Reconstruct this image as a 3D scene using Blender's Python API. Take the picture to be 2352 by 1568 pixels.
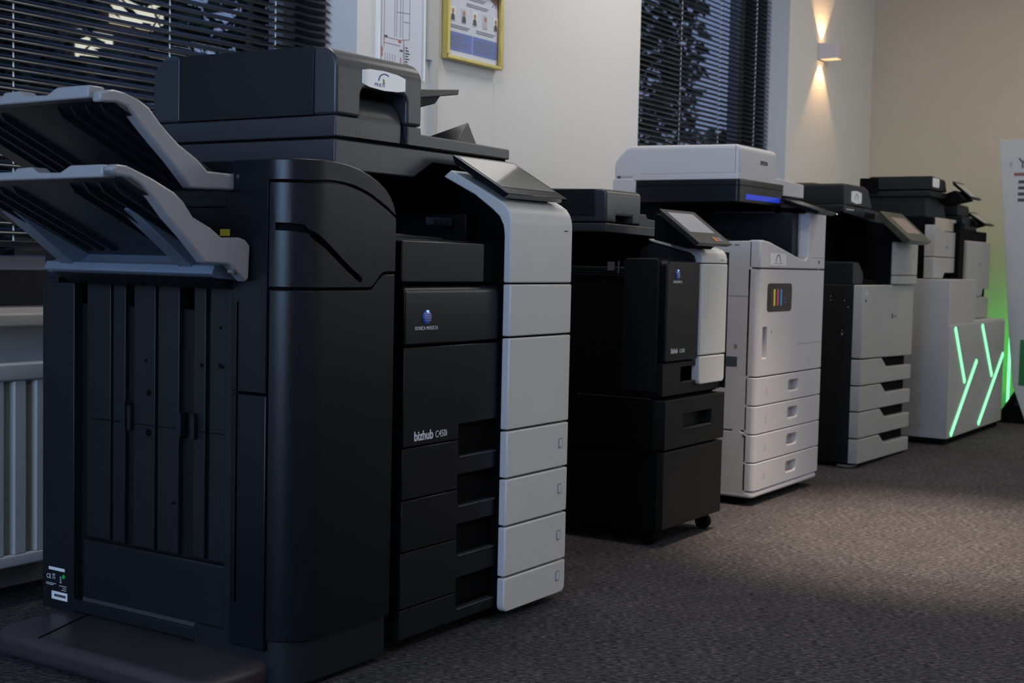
import bpy, bmesh, math, random
from mathutils import Matrix, Vector
C = bpy.context
SC = C.scene
for o in list(bpy.data.objects):
    bpy.data.objects.remove(o)
PI = math.pi
R = math.radians

# ------------------------------------------------------------------ camera
cam_d = bpy.data.cameras.new('camera')
cam_d.sensor_width = 36.0
cam_d.lens = 3083.07 / 2352 * 36.0
cam_d.clip_start = 0.05
cam_d.clip_end = 200
cam_d.dof.use_dof = True
cam_d.dof.focus_distance = 2.65
cam_d.dof.aperture_fstop = 8.0
cam = bpy.data.objects.new('camera', cam_d)
SC.collection.objects.link(cam)
cam.matrix_world = Matrix(((0.54840703, 0.03766234, -0.83536296, 0),
                           (-0.83592433, 0.05087156, -0.54648202, 0),
                           (0.02191443, 0.99799481, 0.05938119, 0.76),
                           (0, 0, 0, 1)))
SC.camera = cam

# ------------------------------------------------------------------ view + world
SC.view_settings.view_transform = 'Standard'
SC.view_settings.look = 'None'
SC.view_settings.gamma = 1
SC.view_settings.exposure = 0.0
SC.view_settings.use_curve_mapping = False
W = bpy.data.worlds.new('dusk'); SC.world = W; W.use_nodes = True
wn = W.node_tree.nodes; wl = W.node_tree.links
bg = wn['Background']
tc = wn.new('ShaderNodeTexCoord'); sx = wn.new('ShaderNodeSeparateXYZ'); cr = wn.new('ShaderNodeValToRGB')
wl.new(tc.outputs['Generated'], sx.inputs[0]); wl.new(sx.outputs['Z'], cr.inputs[0])
cr.color_ramp.elements[0].position = 0.0; cr.color_ramp.elements[0].color = (0.30, 0.36, 0.55, 1)
cr.color_ramp.elements[1].position = 0.5; cr.color_ramp.elements[1].color = (0.12, 0.20, 0.45, 1)
wl.new(cr.outputs[0], bg.inputs['Color']); bg.inputs['Strength'].default_value = 0.75

# ------------------------------------------------------------------ room lamps
def light(name, kind, loc, power, color, size=None, size_y=None, rot=(0, 0, 0), **k):
    d = bpy.data.lights.new(name, kind); d.energy = power; d.color = color
    if kind == 'AREA':
        d.shape = 'RECTANGLE'; d.size = size; d.size_y = size_y or size
    for a, v in k.items(): setattr(d, a, v)
    o = bpy.data.objects.new(name, d); SC.collection.objects.link(o)
    o.location = loc; o.rotation_euler = rot
    return o
# ceiling luminaires of the showroom (all above / behind the frame)
light('ceiling_light', 'AREA', (2.75, 1.95, 2.64), 13, (1.0, 0.95, 0.89), 0.6, 0.6)
light('ceiling_light', 'AREA', (4.6, 1.9, 2.64), 12, (1.0, 0.95, 0.89), 0.5, 0.5)
light('ceiling_light', 'AREA', (5.4, 0.6, 2.64), 12, (1.0, 0.94, 0.87), 0.6, 0.6)
light('ceiling_light', 'AREA', (-0.8, -0.9, 2.64), 12, (1.0, 0.95, 0.90), 0.6, 0.6)
light('ceiling_light', 'AREA', (6.5, 1.1, 2.64), 10, (1.0, 0.86, 0.70), 0.5, 0.5)
light('ceiling_light', 'AREA', (2.0, -1.0, 2.64), 24, (1.0, 0.95, 0.89), 0.6, 0.6)
# warm recessed downlights near the far end
for (x, y, p) in ((3.85, 1.05, 760), (6.5, 0.7, 90)):
    light('downlight', 'SPOT', (x, y, 2.66), p, (1.0, 0.80, 0.62), spot_size=R(40), spot_blend=1.0, shadow_soft_size=0.04)
# added fill panels by the unseen walls, brightening reflections on the machine fronts
light('window_and_fill_light', 'AREA', (7.66, -1.7, 1.95), 24, (0.88, 0.94, 1.0), 1.0, 2.4, rot=(0, R(90), 0))
light('window_and_fill_light', 'AREA', (5.2, -3.1, 1.95), 8, (0.97, 0.98, 1.0), 3.6, 1.0, rot=(R(90), 0, 0))
# daylight of the left-hand window
light('window_and_fill_light', 'AREA', (-2.85, 0.95, 1.55), 105, (0.45, 0.65, 1.0), 1.5, 2.1, rot=(0, R(-90), 0))

# ------------------------------------------------------------------ materials
MATS = {}
def mat(name, col, rough=0.5, metal=0.0, bump=0.0, bscale=400, emit=None, estr=0, var=0.0, vscale=6, trans=0, spec=None, coat=0):
    m = bpy.data.materials.new(name); m.use_nodes = True
    nt = m.node_tree; b = nt.nodes['Principled BSDF']
    b.inputs['Base Color'].default_value = (*col, 1)
    b.inputs['Roughness'].default_value = rough; b.inputs['Metallic'].default_value = metal
    if spec is not None: b.inputs['Specular IOR Level'].default_value = spec
    if coat: b.inputs['Coat Weight'].default_value = coat
    if trans: b.inputs['Transmission Weight'].default_value = trans
    if emit:
        b.inputs['Emission Color'].default_value = (*emit, 1); b.inputs['Emission Strength'].default_value = estr
    t = nt.nodes.new('ShaderNodeTexCoord')
    if bump:
        n = nt.nodes.new('ShaderNodeTexNoise'); n.inputs['Scale'].default_value = bscale; n.inputs['Detail'].default_value = 3
        bp = nt.nodes.new('ShaderNodeBump'); bp.inputs['Strength'].default_value = bump; bp.inputs['Distance'].default_value = 0.001
        nt.links.new(t.outputs['Object'], n.inputs['Vector']); nt.links.new(n.outputs['Fac'], bp.inputs['Height'])
        nt.links.new(bp.outputs['Normal'], b.inputs['Normal'])
    if var:
        n = nt.nodes.new('ShaderNodeTexNoise'); n.inputs['Scale'].default_value = vscale; n.inputs['Detail'].default_value = 4
        r = nt.nodes.new('ShaderNodeValToRGB')
        r.color_ramp.elements[0].position = 0.3; r.color_ramp.elements[1].position = 0.7
        r.color_ramp.elements[0].color = (*[c * (1 - var) for c in col], 1)
        r.color_ramp.elements[1].color = (*[min(1, c * (1 + var)) for c in col], 1)
        nt.links.new(t.outputs['Object'], n.inputs['Vector']); nt.links.new(n.outputs['Fac'], r.inputs[0])
        nt.links.new(r.outputs[0], b.inputs['Base Color'])
    MATS[name] = m
    return m
black = mat('black_plastic', (0.003, 0.0045, 0.0075), 0.30, spec=0.34, bump=0.12, bscale=1500, var=0.08, vscale=5)
black2 = mat('matt_black_plastic', (0.005, 0.0055, 0.006), 0.5, spec=0.25, bump=0.15, bscale=1200, var=0.1)
side_black = mat('side_panel_plastic', (0.007, 0.009, 0.012), 0.45, spec=0.35, bump=0.1, bscale=1200, var=0.08)
deep = mat('deep_black', (0.0015, 0.0015, 0.002), 0.8, spec=0.1, var=0.1)
graph = mat('graphite_plastic', (0.036, 0.040, 0.048), 0.32, bump=0.12, bscale=1500, var=0.06)
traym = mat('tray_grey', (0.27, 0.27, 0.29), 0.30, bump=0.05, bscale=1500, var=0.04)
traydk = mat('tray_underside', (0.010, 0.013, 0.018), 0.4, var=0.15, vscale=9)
bluegr = mat('bracket_blue_grey', (0.17, 0.21, 0.27), 0.35, metal=0.2, var=0.06)
white = mat('white_plastic', (0.58, 0.58, 0.57), 0.42, bump=0.05, bscale=1600, var=0.03)
cream = mat('cool_white_plastic', (0.56, 0.55, 0.58), 0.36, bump=0.04, bscale=1600, var=0.03)
lexw = mat('light_grey_plastic', (0.36, 0.36, 0.35), 0.42, bump=0.05, bscale=1600, var=0.03)
labelw = mat('label_white', (0.85, 0.87, 0.88), 0.25, var=0.02, coat=0.6)
paperw = mat('poster_paper', (0.62, 0.66, 0.76), 0.35, var=0.03)
ink = mat('dark_ink', (0.03, 0.03, 0.05), 0.5, var=0.1)
inkl = mat('silver_print', (0.62, 0.64, 0.68), 0.4, var=0.03)
greyline = mat('grey_print', (0.22, 0.23, 0.30), 0.5, var=0.05)
redm = mat('red_print', (0.55, 0.10, 0.07), 0.5, var=0.05)
purple = mat('purple_print', (0.11, 0.07, 0.38), 0.4, var=0.05)
olive = mat('olive_print', (0.35, 0.33, 0.10), 0.4, var=0.05)
bluep = mat('blue_print', (0.13, 0.19, 0.50), 0.4, var=0.05)
brownp = mat('brown_print', (0.20, 0.08, 0.06), 0.5, var=0.05)
greenp = mat('green_print', (0.01, 0.13, 0.03), 0.5, var=0.05)
skin = mat('portrait_skin', (0.42, 0.20, 0.12), 0.5, var=0.05)
suit = mat('portrait_suit', (0.06, 0.07, 0.09), 0.5, var=0.1)
gold = mat('gold_frame', (0.62, 0.52, 0.16), 0.35, metal=0.35, var=0.08, vscale=20)
glassy = mat('screen_glass', (0.27, 0.27, 0.255), 0.08, var=0.02, coat=1)  # reflected pale wall put into the base colour of the displays
glassd = mat('screen_bezel', (0.012, 0.013, 0.016), 0.12, var=0.05)
screenb = mat('screen_pale', (0.42, 0.43, 0.47), 0.2, var=0.03)
screenk = mat('screen_pink', (0.26, 0.19, 0.18), 0.3, var=0.03)
metal = mat('steel', (0.55, 0.58, 0.62), 0.25, metal=0.9, var=0.03)
radm = mat('radiator_enamel', (0.42, 0.43, 0.43), 0.4, var=0.03)
sillm = mat('sill_paint', (0.46, 0.40, 0.34), 0.5, var=0.05)
framem = mat('window_frame_paint', (0.42, 0.42, 0.46), 0.4, var=0.03)
dark_trim_shade = mat('dark_trim_and_shade', (0.03, 0.026, 0.03), 0.5, var=0.05)  # reveal lining and roof, also the shade painted below the window rails
slatm = mat('dark_slat', (0.020, 0.024, 0.030), 0.30, var=0.05, metal=0.3)
cordm = mat('white_cord', (0.92, 0.97, 0.94), 0.6, var=0.03)
wallm = mat('wall_paint', (0.72, 0.72, 0.715), 0.85, bump=0.15, bscale=90, var=0.015, vscale=2)
wallf = mat('beige_wall', (0.56, 0.49, 0.40), 0.85, bump=0.15, bscale=90, var=0.02, vscale=2)  # right wall, browner base colour than the window wall
ceilm = mat('ceiling_paint', (0.72, 0.71, 0.69), 0.9, bump=0.1, bscale=60, var=0.01)
trunk = mat('trunking_paint', (0.50, 0.50, 0.50), 0.6, var=0.02)
lampw = mat('lamp_body_paint', (0.62, 0.58, 0.60), 0.4, var=0.02)
lampe = mat('lamp_aperture', (0.9, 0.7, 0.4), 0.4, emit=(1.0, 0.62, 0.28), estr=6)
blue_strip = mat('blue_light_strip', (0.02, 0.04, 0.35), 0.2, emit=(0.015, 0.05, 0.62), estr=0.55)
led = mat('green_led', (0.1, 0.6, 0.2), 0.4, emit=(0.30, 1.3, 0.52), estr=1.4)
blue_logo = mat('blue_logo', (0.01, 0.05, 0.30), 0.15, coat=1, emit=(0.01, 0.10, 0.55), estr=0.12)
glintblue = mat('blue_highlight', (0.2, 0.5, 0.9), 0.3, emit=(0.3, 0.6, 1.0), estr=0.9)  # glowing spot painted as the glint on the round emblems
ledw = mat('violet_led', (0.7, 0.6, 0.9), 0.3, emit=(0.7, 0.6, 1.0), estr=1.2)
yell = mat('yellow_mark', (0.75, 0.62, 0.05), 0.4, var=0.03)
orange = mat('orange_mark', (0.85, 0.35, 0.05), 0.4, var=0.03)
magen = mat('magenta_mark', (0.55, 0.10, 0.22), 0.4, var=0.03)
cyanm = mat('cyan_mark', (0.08, 0.30, 0.62), 0.4, var=0.03)
bark = mat('bark', (0.06, 0.045, 0.03), 0.9, bump=0.4, bscale=20, var=0.2)
leafm = mat('foliage', (0.045, 0.075, 0.03), 0.8, var=0.5, vscale=1.2)
grass = mat('outdoor_lawn', (0.02, 0.03, 0.015), 0.95, var=0.3, vscale=1)
brick = mat('house_wall', (0.06, 0.05, 0.05), 0.9, var=0.15)
streakglow = mat('streak_glow', (0.9, 0.8, 0.6), 0.4, emit=(1.0, 0.90, 0.66), estr=0.8)  # glow added outside for the streaks in the near blind

def glass_mat():
    m = bpy.data.materials.new('window_glass'); m.use_nodes = True
    nt = m.node_tree; nt.nodes.clear()
    out = nt.nodes.new('ShaderNodeOutputMaterial'); mx = nt.nodes.new('ShaderNodeMixShader')
    tr = nt.nodes.new('ShaderNodeBsdfTransparent'); gl = nt.nodes.new('ShaderNodeBsdfGlossy')
    fr = nt.nodes.new('ShaderNodeFresnel'); fr.inputs[0].default_value = 1.45
    gl.inputs['Roughness'].default_value = 0.02; tr.inputs[0].default_value = (0.9, 0.93, 0.95, 1)
    ge = nt.nodes.new('ShaderNodeNewGeometry'); ml = nt.nodes.new('ShaderNodeMath'); ml.operation = 'MULTIPLY'; sb = nt.nodes.new('ShaderNodeMath'); sb.operation = 'SUBTRACT'
    sb.inputs[0].default_value = 1.0; nt.links.new(ge.outputs['Backfacing'], sb.inputs[1])
    nt.links.new(fr.outputs[0], ml.inputs[0]); nt.links.new(sb.outputs[0], ml.inputs[1])
    nt.links.new(ml.outputs[0], mx.inputs[0]); nt.links.new(tr.outputs[0], mx.inputs[1]); nt.links.new(gl.outputs[0], mx.inputs[2])
    nt.links.new(mx.outputs[0], out.inputs[0])
    return m
glass = glass_mat()

def carpet_mat():
    m = bpy.data.materials.new('carpet'); m.use_nodes = True
    nt = m.node_tree; b = nt.nodes['Principled BSDF']; b.inputs['Roughness'].default_value = 0.95
    b.inputs['Specular IOR Level'].default_value = 0.1
    t = nt.nodes.new('ShaderNodeTexCoord'); mp = nt.nodes.new('ShaderNodeMapping')
    mp.vector_type = 'TEXTURE'; mp.inputs['Rotation'].default_value = (0, 0, R(-57)); mp.inputs['Scale'].default_value = (2.6, 0.8, 1)
    n = nt.nodes.new('ShaderNodeTexNoise'); n.inputs['Scale'].default_value = 170; n.inputs['Detail'].default_value = 4; n.inputs['Roughness'].default_value = 0.7
    n2 = nt.nodes.new('ShaderNodeTexNoise'); n2.inputs['Scale'].default_value = 9; n2.inputs['Detail'].default_value = 4
    r = nt.nodes.new('ShaderNodeValToRGB')
    r.color_ramp.elements[0].position = 0.38; r.color_ramp.elements[0].color = (0.010, 0.0095, 0.011, 1)
    r.color_ramp.elements[1].position = 0.64; r.color_ramp.elements[1].color = (0.135, 0.124, 0.126, 1)
    e = r.color_ramp.elements.new(0.5); e.color = (0.046, 0.043, 0.046, 1)
    mu = nt.nodes.new('ShaderNodeMixRGB'); mu.blend_type = 'MULTIPLY'; mu.inputs[0].default_value = 0.5
    r2 = nt.nodes.new('ShaderNodeValToRGB'); r2.color_ramp.elements[0].position = 0.35; r2.color_ramp.elements[1].position = 0.65
    r2.color_ramp.elements[0].color = (0.6, 0.6, 0.6, 1)
    bp = nt.nodes.new('ShaderNodeBump'); bp.inputs['Strength'].default_value = 0.4; bp.inputs['Distance'].default_value = 0.002
    L = nt.links.new
    L(t.outputs['Object'], mp.inputs[0]); L(mp.outputs[0], n.inputs['Vector']); L(t.outputs['Object'], n2.inputs['Vector'])
    L(n.outputs['Fac'], r.inputs[0]); L(n2.outputs['Fac'], r2.inputs[0]); L(r.outputs[0], mu.inputs[1]); L(r2.outputs[0], mu.inputs[2])
    L(mu.outputs[0], b.inputs['Base Color']); L(n.outputs['Fac'], bp.inputs['Height']); L(bp.outputs['Normal'], b.inputs['Normal'])
    return m
carpet = carpet_mat()

# ------------------------------------------------------------------ mesh helpers
def rp(pts, n=5):
    """polygon of (u, v[, radius]) -> list of 2-D points with rounded corners"""
    out = []; N = len(pts)
    for i, p in enumerate(pts):
        r = p[2] if len(p) > 2 else 0
        P = Vector(p[:2])
        if r <= 0: out.append(tuple(P)); continue
        A = Vector(pts[i - 1][:2]) - P; B = Vector(pts[(i + 1) % N][:2]) - P
        a, b = A.normalized(), B.normalized()
        ang = a.angle(b)
        if ang > PI - 0.02: out.append(tuple(P)); continue
        d = min(r / math.tan(ang / 2), A.length * 0.49, B.length * 0.49); rr = d * math.tan(ang / 2)
        c = P + (a + b).normalized() * (rr / math.sin(ang / 2))
        s = P + a * d - c; e = P + b * d - c
        a0 = math.atan2(s.y, s.x); a1 = math.atan2(e.y, e.x)
        while a1 - a0 > PI: a1 -= 2 * PI
        while a1 - a0 < -PI: a1 += 2 * PI
        for k in range(n + 1):
            t = a0 + (a1 - a0) * k / n
            out.append((c.x + rr * math.cos(t), c.y + rr * math.sin(t)))
    return out
def rrect(u0, u1, v0, v1, r=0.01, n=5):
    if not isinstance(r, (tuple, list)): r = (r,) * 4
    return rp([(u0, v0, r[0]), (u1, v0, r[1]), (u1, v1, r[2]), (u0, v1, r[3])], n)

class MB:
    def __init__(s): s.bm = bmesh.new()
    def box(s, x0, x1, y0, y1, z0, z1):
        v = [s.bm.verts.new(p) for p in ((x0, y0, z0), (x1, y0, z0), (x1, y1, z0), (x0, y1, z0), (x0, y0, z1), (x1, y0, z1), (x1, y1, z1), (x0, y1, z1))]
        for f in ((0, 3, 2, 1), (4, 5, 6, 7), (0, 1, 5, 4), (1, 2, 6, 5), (2, 3, 7, 6), (3, 0, 4, 7)): s.bm.faces.new([v[i] for i in f])
        return s
    def prism(s, ax, pts, a, b):
        f = {'x': lambda p, t: (t, p[0], p[1]), 'y': lambda p, t: (p[0], t, p[1]), 'z': lambda p, t: (p[0], p[1], t)}[ax]
        A = [s.bm.verts.new(f(p, a)) for p in pts]; Bv = [s.bm.verts.new(f(p, b)) for p in pts]; n = len(pts)
        s.bm.faces.new(A); s.bm.faces.new(list(reversed(Bv)))
        for i in range(n): s.bm.faces.new((A[i], Bv[i], Bv[(i + 1) % n], A[(i + 1) % n]))
        return s
    def cyl(s, p0, p1, r, seg=16, r2=None):
        p0, p1 = Vector(p0), Vector(p1); d = p1 - p0
        q = d.to_track_quat('Z', 'Y'); r2 = r if r2 is None else r2
        A = []; Bv = []
        for k in range(seg):
            t = 2 * PI * k / seg; c = Vector((math.cos(t), math.sin(t), 0))
            A.append(s.bm.verts.new(p0 + q @ (c * r))); Bv.append(s.bm.verts.new(p1 + q @ (c * r2)))
        s.bm.faces.new(list(reversed(A))); s.bm.faces.new(Bv)
        for i in range(seg): s.bm.faces.new((A[i], A[(i + 1) % seg], Bv[(i + 1) % seg], Bv[i]))
        return s
    def hexa(s, P):
        """8 points: bottom ring 4, top ring 4"""
        v = [s.bm.verts.new(p) for p in P]
        for f in ((0, 3, 2, 1), (4, 5, 6, 7), (0, 1, 5, 4), (1, 2, 6, 5), (2, 3, 7, 6), (3, 0, 4, 7)): s.bm.faces.new([v[i] for i in f])
        return s
    def slab(s, a, b, c, d, nrm, t):
        """flat plate with corners a,b,c,d and thickness t along nrm"""
        n = Vector(nrm).normalized() * t
        P = [Vector(p) for p in (a, b, c, d)]
        return s.hexa(P + [p + n for p in P])
    def poly(s, P):
        s.bm.faces.new([s.bm.verts.new(p) for p in P]); return s
    def ellipsoid(s, c, r, seg=16):
        m = Matrix.Translation(c) @ Matrix.Diagonal((r[0], r[1], r[2], 1))
        bmesh.ops.create_uvsphere(s.bm, u_segments=seg, v_segments=seg // 2, radius=1, matrix=m); return s

def org(parent):
    return parent.location.copy() if parent is not None else Vector((0, 0, 0))
def abs_org(parent):
    v = Vector((0, 0, 0))
    while parent is not None: v += parent.location; parent = parent.parent
    return v
def finish_mesh(bm, name, m, smooth):
    bmesh.ops.remove_doubles(bm, verts=bm.verts, dist=1e-6)
    bmesh.ops.recalc_face_normals(bm, faces=bm.faces)
    me = bpy.data.meshes.new(name); bm.to_mesh(me); bm.free()
    if m: me.materials.append(m)
    for p in me.polygons: p.use_smooth = True
    me.set_sharp_from_angle(angle=R(smooth))
    return me
def tag(o, label=None, cat=None, group=None, kind=None):
    if label: o['label'] = label
    if cat: o['category'] = cat
    if group: o['group'] = group
    if kind: o['kind'] = kind
    return o
def obj(name, mb, m, parent=None, bevel=0, seg=2, smooth=35, cuts=(), warp=None, bis=None, label=None, base=None):
    """link one mesh; geometry is given in world coordinates"""
    bm = mb.bm
    if cuts:
        me = finish_mesh(bm, 'tmp', m, smooth)
        t = bpy.data.objects.new('tmp', me); SC.collection.objects.link(t); tmp = []
        for c in cuts:
            cm = finish_mesh(c.bm, 'tmpc', None, smooth); co = bpy.data.objects.new('tmpc', cm); SC.collection.objects.link(co)
            md = t.modifiers.new('b', 'BOOLEAN'); md.operation = 'DIFFERENCE'; md.solver = 'EXACT'; md.object = co; tmp.append(co)
        dg = C.evaluated_depsgraph_get(); ev = t.evaluated_get(dg); me2 = bpy.data.meshes.new_from_object(ev)
        bm = bmesh.new(); bm.from_mesh(me2)
        for q in tmp + [t]: bpy.data.objects.remove(q)
        bpy.data.meshes.remove(me2)
    if bis:
        for sv in bis:
            bmesh.ops.bisect_plane(bm, geom=bm.verts[:] + bm.edges[:] + bm.faces[:], plane_co=(sv, 0, 0), plane_no=(1, 0, 0))
    if warp:
        for v in bm.verts: v.co = warp(v.co)
    o0 = abs_org(parent)
    own = Vector(base) if base is not None else Vector((0, 0, 0))
    for v in bm.verts: v.co -= (o0 if parent is not None else own)
    me = finish_mesh(bm, name, m, smooth)
    o = bpy.data.objects.new(name, me); SC.collection.objects.link(o)
    if parent is not None: o.parent = parent
    else: o.location = own
    if bevel:
        md = o.modifiers.new('bevel', 'BEVEL'); md.width = bevel; md.segments = seg; md.limit_method = 'ANGLE'; md.angle_limit = R(40)
        md.harden_normals = False
    if label: o['label'] = label
    return o
def thing(name, label, cat, loc, group=None):
    o = bpy.data.objects.new(name, None); o.empty_display_size = 0.05
    SC.collection.objects.link(o); o.location = loc
    return tag(o, label, cat, group)
def struct(name, mb, m, parent=None, **k):
    o = obj(name, mb, m, parent, **k)
    if parent is None: o['kind'] = 'structure'
    return o
def text(name, s, size, o, u, v, m, parent, ext=0.0004, align='LEFT', sx=1.0, bold=0.0):
    cu = bpy.data.curves.new('t', 'FONT'); cu.body = s; cu.size = size; cu.extrude = ext; cu.align_x = align; cu.offset = bold
    to = bpy.data.objects.new('t', cu); SC.collection.objects.link(to)
    me = bpy.data.meshes.new_from_object(to.evaluated_get(C.evaluated_depsgraph_get()))
    bpy.data.objects.remove(to)
    o, u, v = Vector(o), Vector(u), Vector(v); n = u.cross(v)
    off = abs_org(parent)
    for q in me.vertices:
        c = q.co.copy(); q.co = o + u * (c.x * sx) + v * c.y + n * c.z - off
    me.materials.clear(); me.materials.append(m)
    ob = bpy.data.objects.new(name, me); SC.collection.objects.link(ob); ob.parent = parent
    return ob
FX, FZ = (1, 0, 0), (0, 0, 1)       # lettering on fronts that face -Y
def arch_logo(mb, cx, y, cz, w, h, t=0.0015, k=12):
    for i in range(k):
        a0 = PI * i / k; a1 = PI * (i + 1) / k
        p = lambda a, s: (cx + math.cos(a) * w * s, cz + math.sin(a) * h * s)
        mb.prism('y', [p(a0, 1), p(a1, 1), p(a1, .84), p(a0, .84)], y, y - t)
    return mb

# ================================================================== THE ROOM
XL, XR, YF, YB, ZC = -3.0, 7.75, -3.2, 2.6, 2.7
struct('floor', MB().box(XL - .2, XR + .2, YF - .2, YB + .4, -0.08, 0), carpet)
struct('ceiling', MB().box(XL - .2, XR + .2, YF - .2, YB + .4, ZC, ZC + .1), ceilm)
# window wall with two recesses
W1 = (1.15, 3.10, 0.625, 2.35); W2 = (4.875, 6.46, 0.625, 2.35)
mb = MB()
T0, T1 = YB, YB + .325
mb.box(XL, W1[0], T0, T1, 0, ZC); mb.box(W1[1], W2[0], T0, T1, 0, ZC); mb.box(W2[1], XR, T0, T1, 0, ZC)
for w in (W1, W2):
    mb.box(w[0], w[1], T0, T1, 0, w[2] - .03); mb.box(w[0], w[1], T0, T1, w[3], ZC)
struct('wall_back', mb, wallm)
struct('wall_right', MB().box(XR, XR + .2, YF, YB + .38, 0, ZC), wallf)
struct('wall_front', MB().box(XL, XR, YF - .2, YF, 0, ZC), wallm)
mb = MB()
mb.box(XL - .2, XL, YF, -0.15, 0, ZC); mb.box(XL - .2, XL, 2.05, YB + .38, 0, ZC)
mb.box(XL - .2, XL, -0.15, 2.05, 0, 0.75); mb.box(XL - .2, XL, -0.15, 2.05, 2.35, ZC)
struct('wall_left', mb, wallm)
# step in the wall plaster beside the framed notice, and a shallow boxed section
struct('trim_1', MB().box(3.455, 3.487, 2.585, 2.6, 1.10, 1.392).box(3.437, 3.487, 2.585, 2.6, 1.392, 2.7), trunk)
struct('trim_2', MB().box(3.824, 3.832, 2.598, 2.6, 0.0, 1.37), wallm)
struct('baseboard_back', MB().box(XL, XR, 2.585, 2.6, 0, 0.09), radm, bevel=.003)
struct('baseboard_right', MB().box(XR - .015, XR, YF, 2.585, 0, 0.09), radm, bevel=.003)
def reveal(n, w):
    x0, x1, z0, z1 = w
    m = MB().box(x1 - .006, x1 - .0005, 2.722, 2.84, z0, z1).box(x0 + .0005, x0 + .006, 2.722, 2.84, z0, z1).box(x0, x1, 2.722, 2.84, z1 - .006, z1 - .0005)
    m.box(x1 - .006, x1 - .0005, 2.90, 2.925, z0, z1).box(x0 + .0005, x0 + .006, 2.90, 2.925, z0, z1)
    struct('trim_%d' % n, m, dark_trim_shade)
reveal(3, W1); reveal(4, W2)
def window(n, w):
    x0, x1, z0, z1 = w
    m = MB()
    y0, y1 = 2.84, 2.90
    m.box(x0, x1, y0, y1, z0 + .087, z0 + .12); m.box(x0, x1, y0, y1, z1 - .07, z1)
    m.box(x0, x0 + .06, y0, y1, z0 + .12, z1 - .07); m.box(x1 - .06, x1, y0, y1, z0 + .12, z1 - .07)
    f = struct('window_%d' % n, m, framem, bevel=.004)
    obj('rail_shade', MB().box(x0, x1, y0 + .002, y1, z0, z0 + .087), dark_trim_shade, f)  # dark strip painted for the shade below the light rail
    obj('pane', MB().box(x0 + .06, x1 - .06, 2.868, 2.874, z0 + .12, z1 - .07), glass, f)
    obj('window_sill', MB().prism('x', rp([(2.48, z0 - .028, .004), (2.48, z0, .006), (2.84, z0, 0), (2.84, z0 - .028, 0)]), x0 - .08 if n == 1 else x0 - .05, x1 + .06), sillm, f, bevel=.002)
    return f
window(1, W1); window(2, W2)

# ---- venetian blinds (slats tilted, hung inside the recesses)
def blind(x0, x1, z0, z1, cords, label):
    t = thing('window_blind', label, 'blind', ((x0 + x1) / 2, 2.70, z0))
    pitch, half, tilt = 0.0222, 0.0125, R(41)
    m = MB(); z = z0 + .03
    ct, st = math.cos(tilt), math.sin(tilt)
    while z < z1 - .05:
        a = []; b = []
        for k in range(5):
            s = -half + 2 * half * k / 4
            crown = 0.0022 * (1 - (s / half) ** 2)
            yy = 2.70 + s * ct - crown * st; zz = z + s * st + crown * ct
            a.append(m.bm.verts.new((x0, yy, zz))); b.append(m.bm.verts.new((x1, yy, zz)))
        for k in range(4): m.bm.faces.new((a[k], b[k], b[k + 1], a[k + 1]))
        z += pitch
    o = obj('slats', m, slatm, t)
    sd = o.modifiers.new('solid', 'SOLIDIFY'); sd.thickness = 0.0004
    obj('head_rail', MB().box(x0, x1, 2.683, 2.717, z1 - .045, z1), slatm, t, bevel=.002)
    obj('bottom_rail', MB().box(x0, x1, 2.688, 2.712, z0 - .006, z0 + .008), slatm, t, bevel=.002)
    for c in cords:
        obj('ladder_cord', MB().cyl((c, 2.7, z0), (c, 2.7, z1 - .03), .0023, 6), cordm, t)
    return t
blind(1.17, 3.085, 0.775, 2.34, (1.30, 1.99, 2.465, 2.86), 'dark slatted blind over the large window behind the black printer, nearest the camera')
blind(4.885, 6.445, 0.775, 2.34, (4.98, 5.45, 5.86, 6.28), 'dark slatted blind over the far window behind the white printer')

# ---- outside: dusk garden
struct('ground', MB().box(-20, 60, 3.1, 60, -0.5, -0.3), grass)
def tree(x, y, h, r, n, seed, label):
    rnd = random.Random(seed)
    t = thing('tree', label, 'tree', (x, y, -.3), 'trees outside the windows')
    obj('trunk', MB().cyl((x, y, -.3), (x + .1, y, h * .6), .16, 10, .09), bark, t)
    m = MB()
    for i in range(n):
        while True:
            p = Vector((rnd.uniform(-1, 1), rnd.uniform(-1, 1), rnd.uniform(-1, 1)))
            if p.length < 1: break
        c = Vector((x + p.x * r, y + p.y * r * .6, h * .62 + p.z * h * .5))
        s = rnd.uniform(.05, .14)
        u = Vector((rnd.gauss(0, 1), rnd.gauss(0, 1), rnd.gauss(0, 1))).normalized(); v = u.orthogonal().normalized()
        m.poly([c - u * s, c - v * s * .6, c + u * s, c + v * s * .6])
    o = obj('foliage', m, leafm, t)
tree(4.9, 7.0, 4.6, 1.05, 2300, 1, 'leafy tree seen through the left part of the near blind')
tree(7.5, 7.4, 4.6, 1.05, 2100, 2, 'leafy tree seen through the right part of the near blind')
tree(13.2, 7.2, 5.2, 1.25, 3400, 4, 'tall leafy tree seen through the left part of the far blind')
tree(15.3, 7.0, 2.2, .9, 1300, 5, 'low leafy bush seen through the right part of the far blind')
hb = thing('added_building', 'dark house added outside with glowing panels that make bright streaks in the near blind', 'added_building', (10.7, 13.5, -.3))  # added house, only there to hold the streak panels
obj('wall', MB().box(9.7, 11.7, 12.5, 15, -.3, 4.0), brick, hb)
obj('roof', MB().prism('x', [(12.2, 4.0), (15.3, 4.0), (13.7, 5.2)], 9.5, 11.9), dark_trim_shade, hb)
obj('streak_glow', MB().box(10.02, 10.5, 12.44, 12.52, 2.85, 3.25), streakglow, hb)  # glow panels added to make bright streaks between the near slats
obj('streak_glow', MB().box(10.5, 11.26, 12.44, 12.52, 3.40, 3.75), streakglow, hb)

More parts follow.
